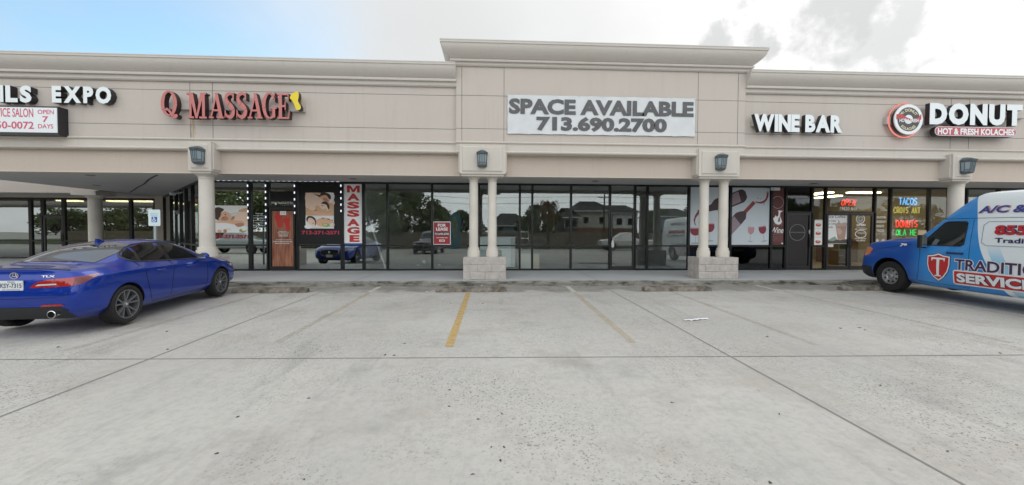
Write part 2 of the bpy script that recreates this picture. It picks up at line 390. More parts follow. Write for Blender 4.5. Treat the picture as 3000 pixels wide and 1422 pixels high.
def ground():
    mb = MB(); ys = [-600, -60, -16.2, -9, 0, YK+.05]; xs = [-600, -60, -30, 30, 60, 600]
    vs = [(x, y, G(y)) for y in ys for x in xs]; nx = len(xs)
    mb.add(vs, [(j*nx+i, j*nx+i+1, (j+1)*nx+i+1, (j+1)*nx+i) for j in range(len(ys)-1) for i in range(nx-1)])
    vs = [(x, y, -.16) for y in (YK+.05, 600) for x in (-600, 600)]; mb.add(vs, [(0,1,3,2)])
    struct(mb.build('parking_lot_pavement', M_LOT))
    mb = MB(); vs = [(x, y, G(-16.2)+.004+.25*max(0, min(1, (-16.2-y)/3))) for y in (-16.3, -17.5, -19, -60) for x in (-90, 90)]
    mb.add(vs, [(2*i, 2*i+1, 2*i+3, 2*i+2) for i in range(3)]); struct(mb.build('grass_verge', M_GRASS))
    # raised walk with a worn kerb face
    wk = [(-45, YK), (45, YK), (45, YG+.05), (-9.7, YG+.05), (-9.9, 14.2), (-16.1, 20.4), (-45, 20.4)]
    mb = MB(); mb.prism_z(wk, -.30, 0)
    struct(mb.build('walkway', M_WALK))
    mb = MB(); n = 160; X0, X1 = -40., 40.
    for i in range(n+1):
        x = X0+(X1-X0)*i/n
        for (y, z) in ((YK-.03, -.20), (YK-.03+random.uniform(-.008, .01), -.05), (YK-.018, -.012+random.uniform(-.006, .002)), (YK+.02, .004), (YK+.14, .005)): mb.v.append((x, y, z))
    mb.f = [(i*5+j, (i+1)*5+j, (i+1)*5+j+1, i*5+j+1) for i in range(n) for j in range(4)]; mb.m = [0 if k % 4 < 3 else 1 for k in range(len(mb.f))]
    struct(mb.build('kerb', [M_KERB, M_WALK]))
    # joints sawn into the slabs
    mj = mat('joint_sealant', (.27, .255, .235), rough=.95)
    def joint(a, b, w, name='expansion_joint', z=.004, onwalk=False):
        mb = MB(); (ax, ay), (bx, by) = a, b; d = Vector((bx-ax, by-ay)).normalized(); p = Vector((-d.y, d.x))*w/2; n = 14; vs = []
        for i in range(n+1):
            t = i/n; x, y = ax+(bx-ax)*t, ay+(by-ay)*t; j = random.uniform(-.004, .004)
            for s in (1, -1): vs.append((x+s*p.x+j, y+s*p.y+j, (0 if onwalk else G(y))+z))
        mb.add(vs, [(2*i, 2*i+1, 2*i+3, 2*i+2) for i in range(n)]); struct(mb.build(name, mj))
    for x in (-18.8, -11.5, -4.22, 3.05, 10.3, 17.6): joint((x, -9), (x, YK), .022)
    joint((-30, 5.55), (-6.03, 5.10), .018); joint((-6.03, 5.10), (3.05, 4.88), .018); joint((3.05, 4.88), (30, 4.3), .018, z=.0045)
    for x in (-3.75, 2.95, 9.4, -9.0): joint((x, YK+.02), (x, YG), .012, 'walk_joint', .006, True)
ground()

def stripes():
    def paint(name, col, lo, hi):
        m = bpy.data.materials.new(name); m.use_nodes = True; nt = m.node_tree; N, L = nt.nodes, nt.links; b = N['Principled BSDF']
        b.inputs['Base Color'].default_value = (*col, 1); b.inputs['Roughness'].default_value = .7
        tc = N.new('ShaderNodeTexCoord'); n = N.new('ShaderNodeTexNoise'); n.inputs['Scale'].default_value = 9; n.inputs['Detail'].default_value = 8; n.inputs['Roughness'].default_value = .7
        L.new(tc.outputs['Object'], n.inputs['Vector']); r = N.new('ShaderNodeMapRange'); L.new(n.outputs['Fac'], r.inputs[0])
        r.inputs[1].default_value = .25; r.inputs[2].default_value = .75; r.inputs[3].default_value = lo; r.inputs[4].default_value = hi
        tr = N.new('ShaderNodeBsdfTransparent'); mx = N.new('ShaderNodeMixShader'); L.new(r.outputs[0], mx.inputs[0]); L.new(tr.outputs[0], mx.inputs[1]); L.new(b.outputs[0], mx.inputs[2])
        L.new(mx.outputs[0], N['Material Output'].inputs[0]); return m
    y1 = paint('yellow_line_paint', (.60, .41, .15), .40, 1.0); y2 = paint('worn_yellow_paint', (.56, .42, .20), .0, .44)
    y3 = paint('ghost_line_paint', (.42, .37, .27), .0, .38); w1 = paint('white_line_paint', (.66, .64, .58), .5, 1.0)
    def strip(x, ya, yb, m, w=.115, x2=None):
        mb = MB(); n = 10; vs = []
        for i in range(n+1):
            t = i/n; y = ya+(yb-ya)*t; xx = x+((x2 if x2 is not None else x)-x)*t
            vs += [(xx-w/2, y, G(y)+.004), (xx+w/2, y, G(y)+.004)]
        mb.add(vs, [(2*i, 2*i+1, 2*i+3, 2*i+2) for i in range(n)]); struct(mb.build('stall_line', m))
    strip(-.59, 5.42, 9.72, y1)
    strip(-3.0, 7.6, 9.9, y2, x2=-3.02); strip(-3.02, 5.7, 7.6, y3); strip(-3.03, 9.9, 10.8, w1)
    strip(2.01, 5.5, 9.8, y2, x2=2.05); strip(2.06, 9.8, 10.75, w1)
    strip(4.55, 5.3, 9.85, y3); strip(7.47, 5.3, 9.8, y3); strip(7.47, 9.8, 10.85, w1); strip(-5.55, 5.5, 10.0, y3); strip(9.9, 5.3, 9.8, y3)
stripes()
exec_parts = []
# ------------------------------------------------------------------ the shopping strip
BL = thing('shop_building', 'long beige stucco shopping strip with a raised centre tower and dark glass shopfronts', 'building', (0, YG, 0))
zl = lambda y, Y: at(1243, y, Y)[1]
zt = lambda y, Y: at(1500, y, Y)[1]
TX0, TX1 = at(1336.5, 300, YT)[0], at(2184, 300, YT)[0]
ZW = zl(417, YW); ZN = zl(448, YW)            # foot of the wall, foot of the band
BOT = 2.948
def joints(mb, Y, zs, xs, x0, x1, z0, z1, yy=.0025):
    for z in zs: mb.box(x0, x1, Y-yy, Y+.02, z-.006, z+.006, 1)
    for x in xs: mb.box(x-.006, x+.006, Y-yy-.001, Y+.02, z0, z1, 1)
ZJ1, ZJ2 = zl(279, YW), zl(377.6, YW)
ZC = zl(253, YW)
for x0, x1, jx, nm in ((-45, TX0, (at(557,300,YW)[0], at(623,300,YW)[0]), 0), (TX1, 45, (at(2786,330,YW)[0], at(2840,330,YW)[0]), 1)):
    mb = MB(); mb.box(x0, x1, YW, YW+.35, ZW, ZC+.3)
    joints(mb, YW, (ZJ1, ZJ2), jx, x0, x1, ZW, ZC)
    mb.build('parapet_wall', [M_WALL, M_JOINT], BL)
    # cornice
    ztop, zlip, zcv, zb, zs = zl(182, YW-.33), zl(188, YW-.33), zl(229, YW-.16), zl(236, YW-.16), zl(253, YW-.07)
    pr = [(YW+.5, ztop), (YW-.345, ztop), (YW-.345, zlip), (YW-.325, zlip)]
    for i in range(1, 9):
        t = i/8; pr.append((YW-.11-.215*(1-t**2), zlip+(zcv-zlip)*t))
    pr += [(YW-.155, zcv), (YW-.165, (zcv+zb)/2), (YW-.155, zb), (YW-.085, zb-.004), (YW-.085, zs+.03), (YW-.055, zs), (YW, zs), (YW+.5, zs)]
    MB().prism_x(pr, x0, x1).build('cornice', M_CORN, BL, smooth=35)
    MB().box(x0, x1, YW-.352, YW+.5, ztop, ztop+.022).build('coping', M_CAP, BL)
    pb = [(YB+.1, ZW), (YW-.035, ZW+.02), (YW-.045, ZW-.005), (YW-.035, ZW-.03), (YW+.004, ZW-.038), (YW+.004, ZN+.075), (YW-.03, ZN+.06), (YW-.05, ZN+.03), (YW-.035, ZN+.002), (YW, ZN-.012), (YB+.1, ZN-.012)]
    MB().prism_x(pb, x0, x1).build('fascia_band', M_TRIM, BL, smooth=40)
MB().box(-45, 45, YB, YB+.36, BOT, ZN-.0135).build('beam', M_BEAM, BL)
mb = MB(); mb.box(-45, 45, YB-.012, YB, BOT-.004, BOT+.022); mb.build('drip_edge', M_TRIM, BL)
# centre tower
mb = MB(); zc2 = zt(196, YT)
mb.box(TX0, TX1, YT, YT+1.8, ZW, zc2+.5)
joints(mb, YT, (zt(282.5, YT), zt(379, YT)), [at(x, 300, YT)[0] for x in (1353, 1476.5, 2045, 2162)], TX0, TX1, ZW, zc2)
mb.build('tower_wall', [M_WALL, M_JOINT], BL)
pb = [(YW+.2, ZW), (YT-.035, ZW+.02), (YT-.045, ZW-.005), (YT-.035, ZW-.03), (YT+.004, ZW-.038), (YT+.004, ZN+.065), (YT-.03, ZN+.05), (YT-.05, ZN+.02), (YT-.035, ZN-.008), (YT, ZN-.022), (YW+.2, ZN-.022)]
MB().prism_x(pb, TX0-.004, TX1+.004).build('fascia_band', M_TRIM, BL, smooth=40)
ztop, zlip, zcv, zb, zs = zt(121.7, YT-.38), zt(128, YT-.38), zt(176.5, YT-.13), zt(182.5, YT-.13), zt(196, YT-.06)
pr = [(.40, ztop), (.40, zlip), (.38, zlip)] + [(.10+.28*(1-(i/8)**2), zlip+(zcv-zlip)*i/8) for i in range(1, 9)]
pr += [(.145, zcv), (.155, (zcv+zb)/2), (.145, zb), (.08, zb-.004), (.08, zs+.03), (.05, zs), (0, zs)]
mb = MB(); vs = []
for d, z in pr: vs += [(TX0-d, YT+1.8, z), (TX0-d, YT-d, z), (TX1+d, YT-d, z), (TX1+d, YT+1.8, z)]
n = len(pr); mb.add(vs, [(4*i+j, 4*i+j+1, 4*(i+1)+j+1, 4*(i+1)+j) for i in range(n-1) for j in range(3)] + [(0,1,2,3)])
mb.build('tower_cornice', M_CORN, BL, smooth=35)
MB().box(TX0-.407, TX1+.407, YT-.407, YT+1.8, ztop+.001, ztop+.024).build('coping', M_CAP, BL)
# pier blocks under the lanterns
YP = 11.14
PIERS = [rect(550.4, 414.5, 618.5, 502, YP), rect(1346.4, 423, 1481.5, 511, YP), rect(2047.5, 436.5, 2167, 519, YP), rect(2792, 451.6, 2849.5, 530.5, YP)]
for (x0, x1, z0, z1) in PIERS:
    z0 = BOT+.02; z1 = ZW-.04 if z1 > ZW-.06 else z1
    mb = MB(); mb.box(x0, x1, YP, YB+.2, z0, z1); w = .075
    mb.bevbox(x0+w, x1-w, YP-.028, YP+.01, z0+w*.8, z1-w*.9, .024)
    mb.box(x0+.05, x1-.05, YP+.05, YB+.2, z0-.06, z0); mb.bevbox(x0-.035, x0, YP+.06, YB, z0+.05, z1-.04, .0); mb.box(x1, x1+.035, YP+.06, YB, z0+.05, z1-.04)
    mb.build('pier_block', M_TRIM, BL)
# columns
def column(x, r, zb, y):
    q = r/.125; zt_ = BOT-.035; mb = MB(); pw = r*1.62
    mb.lathe([(r*1.40, zb), (r*1.40, zb+.175), (r*1.385, zb+.185), (r*1.24, zb+.187), (r*1.24, zb+.255), (r*1.225, zb+.262), (r*1.03, zb+.264), (r*1.02, zb+.30), (r, zb+.9), (r*.965, zt_-.16), (r*.96, zt_-.13), (r*1.05, zt_-.125), (r*1.05, zt_-.105), (r*.97, zt_-.10), (r*1.0, zt_-.075), (r*1.18, zt_-.045), (r*1.38, zt_-.02), (r*1.40, zt_)], x, y, 32)
    mb.build('column', M_COLM, BL, smooth=30)
YC = 11.5; ZB = at(1420, 754.5, 11.17)[1]
for px in (1387.8, 1442, 2061.5, 2118): column(at(px, 650, YC)[0], .128 if px < 2000 else .133, ZB, YC)
def splitface():
    m = mat('split_face_block', (.50, .46, .43), rough=.95, var=.16, vscale=7, bump=.9, bscale=30); return m
M_BLOCK = splitface(); M_MORT = mat('mortar', (.44, .41, .385), rough=.95)
def base(x0, x1, y0, y1, z1, pats):
    mb = MB(); mb.box(x0+.012, x1-.012, y0+.012, y1-.012, 0, z1-.006, 1); h = z1/3
    for c in range(3):
        zz0, zz1 = h*c+.004, h*(c+1)-.004; w = x1-x0; cuts = [0]+[t for t in pats[c]]+[1]
        for a, b in zip(cuts, cuts[1:]):
            xa, xb = x0+w*a+.004, x0+w*b-.004; j = random.uniform(-.008, .008)
            mb.bevbox(xa, xb, y0+j, y0+.2, zz0, zz1, .012)
            # split front: a few facets
        for sx, xs in ((0, x0), (1, x1)):
            ya = [y0+.002, (y0+y1)/2+(.1 if c % 2 else -.1), y1]
            for a, b in zip(ya, ya[1:]):
                j = random.uniform(-.006, .006)
                if sx == 0: mb.box(xs+j, xs+.15, a+.004 if a > y0+.01 else a+.2, b-.004, zz0, zz1)
                else: mb.box(xs-.15, xs+j, a+.004 if a > y0+.01 else a+.2, b-.004, zz0, zz1)
    o = mb.build('column_base', [M_BLOCK, M_MORT], BL)
PA = [(.17, .5, .83), (.34, .67), (.17, .5, .83)]
b1 = rect(1356, 755, 1482.5, 818.8, 11.17); base(b1[0], b1[1], 11.17, 11.83, ZB, [(.17, .51, .85), (.34, .67), (.16, .5, .84)])
b2 = rect(2047, 755, 2164, 818, 11.17); base(b2[0], b2[1], 11.17, 11.83, ZB, [(.33, .66), (.17, .5, .83), (.33, .66)])
for px, w in ((606.5, .36), (2798, .36)):
    x = at(px, 640, YC)[0]; column(x, .185, ZB, YC); base(x-w, x+w, YC-.36, YC+.36, ZB, [(.5,), (.25, .75), (.5,)])
# soffit and roofs
SX = -16.5
mb = MB(); mb.prism_z([(SX, YB+.36), (45, YB+.36), (45, YG+.2), (-9.6, YG+.2), (-16.1, 20.6), (SX, 20.6)], HEAD, HEAD+.12)
mb.build('soffit', M_SOFF, BL)
mb = MB(); mb.prism_z([(-45, YB+.36), (SX, YB+.36), (SX, 13.3), (-45, 13.3)], HEAD, HEAD+.12); mb.build('soffit', M_SOFF, BL)
mb = MB(); mb.box(SX-.25, SX, 13.3, 20.6, HEAD+.02, 5.2); mb.build('court_wall', M_WALL, BL)
mb = MB(); mb.box(-45, SX-.25, 17.75, 18.1, 2.95, 5.2); mb.build('court_wall', M_WALL, BL)
mb = MB(); mb.box(-45, SX, 18.1, 20.4, HEAD-.02, HEAD+.08); mb.build('soffit', M_SOFF, BL)
mb = MB(); mb.prism_z([(-10, YB+.3), (45, YB+.3), (45, 26), (-45, 26), (-45, 18.1), (SX, 18.1), (SX, YB+.3)], 4.9, 5.1); mb.build('roof', M_SOFF, BL)
mb = MB(); mb.box(-45, 45, 26, 26.2, -.2, 5.1); mb.build('rear_wall', M_WALL, BL)
for px, py in ((1035, 524), (1744, 531), (265, 514), (283, 543), (2384, 538)):
    d = ray(px, py); t = (HEAD-EYE)/d.z
    MB().lathe([(.115, HEAD-.012), (.115, HEAD+.01)], d.x*t, d.y*t, 20).build('soffit_light', mat('downlight_lens', (.12, .12, .12), rough=.4), BL)
cr = MB(); pts = []
for px, py in ((461, 513), (452, 517), (436, 526), (421, 540), (405, 548), (392, 557), (380, 564.5)):
    d = ray(px, py); t = (HEAD-.003-EYE)/d.z; pts.append((d.x*t, d.y*t))
vs = []
for i, (x, y) in enumerate(pts): vs += [(x-.035, y, HEAD-.003), (x+.035, y+.02, HEAD-.003)]
cr.add(vs, [(2*i, 2*i+1, 2*i+3, 2*i+2) for i in range(len(pts)-1)]); cr.build('soffit_gap', mat('gap_dark', (.02, .02, .02)), BL)

# rust streak run down from the letter sign
def streak(px0, py0, px1, py1, wid, col):
    m = bpy.data.materials.new('rust_stain'); m.use_nodes = True; nt = m.node_tree; N, L = nt.nodes, nt.links; b = N['Principled BSDF']; b.inputs['Base Color'].default_value = (*col, 1); b.inputs['Roughness'].default_value = .9
    tc = N.new('ShaderNodeTexCoord'); mp = N.new('ShaderNodeMapping'); mp.inputs['Scale'].default_value = (14, 1, 1.1); n = N.new('ShaderNodeTexNoise'); n.inputs['Scale'].default_value = 1.6; n.inputs['Detail'].default_value = 6
    L.new(tc.outputs['Object'], mp.inputs[0]); L.new(mp.outputs[0], n.inputs['Vector']); r = N.new('ShaderNodeMapRange'); L.new(n.outputs['Fac'], r.inputs[0]); r.inputs[1].default_value = .36; r.inputs[2].default_value = .66; r.inputs[4].default_value = .45
    tr = N.new('ShaderNodeBsdfTransparent'); mx = N.new('ShaderNodeMixShader'); L.new(r.outputs[0], mx.inputs[0]); L.new(tr.outputs[0], mx.inputs[1]); L.new(b.outputs[0], mx.inputs[2]); L.new(mx.outputs[0], N['Material Output'].inputs[0])
    x, z1 = at(px0, py0, YW); _, z0 = at(px1, py1, YW); k = 8; vs = []
    for i in range(k+1):
        f = i/k; w = wid*(.5+.5*math.sin(2.6*f+.3))*.5; zz = z1+(z0-z1)*f; vs += [(x-w+.01*math.sin(i*2), YW-.005, zz), (x+w+.012*math.sin(i*3), YW-.005, zz)]
    MB().add(vs, [(2*i, 2*i+1, 2*i+3, 2*i+2) for i in range(k)]).build('rust_streak', m, BL)
streak(566, 352, 566, 415, .13, (.50, .38, .20))
# ------------------------------------------------------------------ shopfront glazing
def window(x0, x1, z0, z1, gm, wl=.036, wr=.036, wt=.04, wb=.04, M=None, Y=YG, name='window', deep=.06):
    g = MB().box(x0+wl, x1-wr, Y-.004, Y+.004, z0+wb, z1-wt).build(name, gm, BL, M)
    f = MB(); f.box(x0, x0+wl, Y-deep, Y+.05, z0, z1); f.box(x1-wr, x1, Y-deep, Y+.05, z0, z1)
    f.box(x0+wl, x1-wr, Y-deep+.002, Y+.05, z1-wt, z1); f.box(x0+wl, x1-wr, Y-deep+.002, Y+.05, z0, z0+wb)
    fo = f.build('frame', M_BLK, BL, M); fo.parent = g; fo.matrix_parent_inverse = Matrix()
    return g
def door(x0, x1, z1, gm, panel=None, hinge=0, M=None, Y=YG, st=.075):
    d = MB()
    d.box(x0+.012, x0+st, Y-.045, Y+.02, .015, z1-.012); d.box(x1-st, x1-.012, Y-.045, Y+.02, .015, z1-.012)
    d.box(x0+st, x1-st, Y-.044, Y+.02, z1-.10, z1-.012); d.box(x0+st, x1-st, Y-.044, Y+.02, .015, .15)
    o = d.build('door', mat('door_frame', (.022, .021, .022), rough=.3, spec=.5), BL, M)
    g = MB().box(x0+st, x1-st, Y-.012, Y-.004, .15, z1-.10).build('pane', gm, BL, M); g.parent = o; g.matrix_parent_inverse = Matrix()
    hx = (x1-st/2) if hinge == 0 else (x0+st/2)
    h = MB(); h.tube([(hx, Y-.05, .85), (hx, Y-.10, .88), (hx, Y-.10, 1.12), (hx, Y-.05, 1.15)], .014, 8); h.box(hx-.03, hx+.03, Y-.052, Y-.044, .82, 1.2)
    ho = h.build('handle', M_DARK, BL, M); ho.parent = o; ho.matrix_parent_inverse = Matrix()
    return o
def gx(px): return at(px, 680, YG)[0]
ZM = at(1500, 720, YG)[1]                     # middle rail
ZD = at(2000, 621, YG)[1]                     # door head
def bay(xs, gm, split=True, w=.036, upper=None):
    for a, b in zip(xs, xs[1:]):
        xa, xb = gx(a), gx(b)
        if split:
            window(xa, xb, 0, ZM, gm, w, w, .025, .06); window(xa, xb, ZM, HEAD, upper or gm, w, w, .065, .025)
        else: window(xa, xb, 0, HEAD, gm, w, w)
# massage shop
bay((588, 735, 787.5), G_FILM, w=.055)
bay((869.5, 1003.5, 1067), G_FILM, w=.055)
zdm = at(830, 607, YG)[1]
window(gx(787.5), gx(869.5), zdm, HEAD, G_FILM, .05, .05, .065, .05)
def plain(name, col, **k): return mat(name, col, **k)
G_DOORW = glass('glass_door_over_print', .08, (.95, .95, .95))
door(gx(789.5), gx(867.5), zdm, G_DOORW)
# empty shop
bay((1067, 1136, 1266.5, 1403, 1522.5, 1559, 1672, 1786), G_VAC)
window(gx(1786), gx(1859), ZD, HEAD, G_VAC); door(gx(1787), gx(1858), ZD, G_VAC, hinge=1)
bay((1859, 1895, 2016.5), G_VAC)
# wine bar
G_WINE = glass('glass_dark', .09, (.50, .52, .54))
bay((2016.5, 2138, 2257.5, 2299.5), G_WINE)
window(gx(2299.5), gx(2376), ZD, HEAD, G_WINE); door(gx(2301), gx(2374), ZD, G_WINE, hinge=0)
# donut shop
bay((2376, 2415.5), G_CLR)
window(gx(2415.5), gx(2559), ZD, HEAD, G_CLR)
door(gx(2418), gx(2486), ZD, G_CLR, hinge=0); door(gx(2486.5), gx(2556), ZD, G_CLR, hinge=1)
bay((2559, 2605, 2717.5, 2778), G_CLR)
bay((2778, 2826, 2920, 3010, 3120), G_VAC)
# slanted corner front and court front on the left
pA, pB = Vector((gx(588), YG, 0)), Vector((-16.05, 20.25, 0)); dv = (pB-pA); LD = dv.length; ang = math.atan2(dv.y, dv.x)
MD = Matrix.Translation(pA) @ Matrix.Rotation(ang+math.pi, 4, 'Z') @ Matrix.Translation((0, -YG, 0))   # x runs from the far end (-LD) to 0
ss = [-LD, -LD+1.1]
for a, b in ((-LD, -6.6), (-6.6, -5.1), (-3.9, -2.7), (-2.7, -1.35), (-1.35, 0)):
    window(a, b, 0, at(527, 712, 17)[1], G_COURT, .07, .07, .03, .06, MD); window(a, b, at(527, 712, 17)[1], HEAD, G_COURT, .07, .07, .07, .03, MD)
window(-5.1, -3.9, 2.15, HEAD, G_COURT, .07, .07, .07, .05, MD); door(-5.08, -3.92, 2.15, G_COURT, M=MD)
YCt = 20.3
def cx(px): return at(px, 640, YCt)[0]
zc = at(280, 581, YCt)[1]; zr = at(200, 706, YCt)[1]
for a, b in ((-300, -190), (-190, -80), (-80, 91.5), (91.5, 127.6)):
    window(cx(a), cx(b), 0, zr, G_COURT, .07, .07, .03, .06, Y=YCt); window(cx(a), cx(b), zr, zc, G_COURT, .07, .07, .09, .03, Y=YCt)
zdc = at(160, 633, YCt)[1]
window(cx(127.6), cx(189), zdc, zc, G_COURT, .08, .08, .09, .06, Y=YCt); dcourt = door(cx(128.5), cx(188), zdc, G_COURT, Y=YCt, st=.09)
for a, b in ((189, 285), (285, 385), (385, 457)):
    window(cx(a), cx(b), 0, zr, G_COURT, .07, .07, .03, .06, Y=YCt); window(cx(a), cx(b), zr, zc, G_COURT, .07, .07, .09, .03, Y=YCt)
MB().box(cx(457), -16.0, YCt-.06, YCt+.3, 0, HEAD).build('corner_pier', M_BEAM, BL)
MB().box(-45, SX, YCt-.04, YCt+.3, zc, HEAD+.05).build('court_lintel', M_BEAM, BL)
# far court column and its cap
xcc = at(280, 640, 17.95)[0]
mb = MB(); r = .24
mb.lathe([(r*1.5, 0), (r*1.5, .3), (r*1.1, .32), (r, .4), (r*.97, 2.72), (r*1.3, 2.80), (r*1.45, 2.84)], xcc, 17.95, 28); mb.build('column', M_COLM, BL, smooth=30)
mb = MB(); mb.box(xcc-.55, xcc+.45, 17.5, 18.4, 2.84, 3.03); mb.build('pier_block', M_TRIM, BL)

# ------------------------------------------------------------------ rooms behind the glass
M_DON = mat('donut_shop_wall', (.42, .36, .27), rough=.8)
def room(x0, x1, yb, wallm, floorm, ceilm, zc=HEAD):
    MB().box(x0, x1, YG+.06, yb, -.06, 0.002).build('floor', floorm, BL)
    MB().box(x0, x1, yb, yb+.1, 0, zc).build('interior_wall', wallm, BL)
    MB().box(x0, x1, YG+.06, yb, zc+.001, zc+.05).build('ceiling', ceilm, BL)
xp = [gx(588), gx(1067), gx(2016.5), gx(2376), gx(2780), 32]
M_CEI = mat('ceiling_tile', (.35, .35, .34), rough=.9)
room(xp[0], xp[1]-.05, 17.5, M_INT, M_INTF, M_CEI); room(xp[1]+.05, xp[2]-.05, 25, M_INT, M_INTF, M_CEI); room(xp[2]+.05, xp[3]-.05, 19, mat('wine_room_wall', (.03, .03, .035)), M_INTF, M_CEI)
room(xp[3]+.05, xp[4]-.05, 20.5, M_DON, mat('tile_floor', (.40, .33, .24), rough=.4, var=.1), M_CEI); room(xp[4]+.05, xp[5], 20.5, M_INT, M_INTF, M_CEI)
for x, yb in ((xp[0], 17.6), (xp[1], 25), (xp[2], 25), (xp[3], 20.6), (xp[4], 20.6)):
    MB().box(x-.05, x+.05, YG+.08, yb, 0, HEAD+.05).build('partition', M_DON if x in xp[3:5] else M_INT, BL)
MB().box(-45, -16, 26-.2, 26-.1, 0, HEAD).build('interior_wall', M_INT, BL); MB().box(-45, -9, 20.5, 25.8, -.06, .002).build('floor', M_INTF, BL)
MB().box(-45, -10, 20.75, 25.8, HEAD-.1, HEAD-.05).build('ceiling', M_CEI, BL)
for px, y, w, d in ((2425, 17.5, .35, 1.2), (2395, 16.2, .4, 1.2), (2530, 15.6, 1.25, .28), (2615, 18, 1.2, .3), (2700, 17, 1.2, .3)):
    x = at(px, 560, y)[0]; MB().box(x-w/2, x+w/2, y-d/2, y+d/2, HEAD-.05, HEAD-.005).build('ceiling_light', emis('warm_tube_light', (1, .80, .50), 8.0) if 'warm_tube_light' not in MATS else MATS['warm_tube_light'], BL)
for px, py in ((205, 595), (350, 592), (420, 593)):
    x = at(px, py, 22)[0]; MB().box(x-.5, x+.5, 21.8, 22.2, HEAD-.16, HEAD-.1).build('ceiling_light', MATS['warm_tube_light'], BL)
# ------------------------------------------------------------------ signs on the parapet
M_LWHITE = mat('sign_white_acrylic', (.78, .83, .85), rough=.25)
M_LBLACK = mat('sign_black_return', (.022, .02, .024), rough=.4)
M_RACE = mat('raceway_paint', (.50, .47, .44), rough=.6)
def rb(x0, y0, x1, y1, Y): return rect(x0, y0, x1, y1, Y)
def sign_root(name, label, cat, px, py, Y, group=None):
    x, z = at(px, py, Y); return thing(name, label, cat, (x, Y, z), 0, group)
YS = YW-.17
t = sign_root('channel_letter_sign', 'white block channel letters with black sides for the nail shop, above the lightbox', 'shop sign', 160, 300, YW)
letters('ILS', rb(-5, 251, 92, 300, YS), YS, .16, [M_LWHITE, M_LBLACK], t, .055, gap=.02)
letters('EXPO', rb(151.5, 253.5, 325.5, 302.5, YS), YS, .16, [M_LWHITE, M_LBLACK], t, .055, gap=.05)
# lightbox
t = sign_root('lightbox_sign', 'white lightbox sign with pink lettering and a deep black case', 'shop sign', 80, 350, YW)
YL = YW-.25; b = rb(-330, 308, 171, 393, YL)
MB().box(b[0], b[1], YL, YW-.003, b[2], b[3]).build('case', M_LBLACK, t)
b = rb(-330, 312.5, 168.5, 386, YL); MB().box(b[0], b[1], YL-.012, YL-.001, b[2], b[3]).build('face', M_LWHITE, t)
M_PINK = mat('pink_vinyl', (.62, .09, .17), rough=.4)
Yt = YL-.015
txt('lettering', 'SERVICE SALON', rb(-41, 317, 97, 343, Yt), Yt, M_PINK, t, 0, .012)
txt('lettering', '50-0072', rb(-11, 356, 99, 378, Yt), Yt, M_PINK, t, 0, .02)
txt('lettering', 'OPEN', rb(110, 322, 157.5, 335, Yt), Yt, M_PINK, t, 0, .012)
txt('lettering', '7', rb(124, 341, 141.5, 358.5, Yt), Yt, M_PINK, t, 0, .02)
txt('lettering', 'DAYS', rb(111.5, 364, 156, 377, Yt), Yt, M_PINK, t, 0, .012)

# serif letters of the massage sign, drawn as pieces in a box one unit high
def ribbon(pts, ws):
    L, Rr = [], []
    for i, p in enumerate(pts):
        a = Vector(pts[max(i-1, 0)]); b_ = Vector(pts[min(i+1, len(pts)-1)]); d = (b_-a).normalized(); n = Vector((-d.y, d.x))*ws[i]/2
        L.append(tuple(Vector(p)+n)); Rr.append(tuple(Vector(p)-n))
    return [[L[i], L[i+1], Rr[i+1], Rr[i]] for i in range(len(pts)-1)]
def arc(cx_, cz, rx, rz, a0, a1, w0, w1, n=18):
    pts, ws = [], []
    for i in range(n+1):
        a = R_(a0+(a1-a0)*i/n); pts.append((cx_+rx*math.cos(a), cz+rz*math.sin(a))); ws.append(w0+(w1-w0)*abs(math.cos(a))**1.3)
    return pts, ws
def smoothpts(p, n=5):
    out = []
    for i in range(len(p)-1):
        p0, p1, p2, p3 = p[max(i-1,0)], p[i], p[i+1], p[min(i+2,len(p)-1)]
        for k in range(n):
            t = k/n; out.append(tuple(.5*((2*b)+(-a+c)*t+(2*a-5*b+4*c-d)*t*t+(-a+3*b-3*c+d)*t**3) for a, b, c, d in zip(p0, p1, p2, p3)))
    return out+[p[-1]]
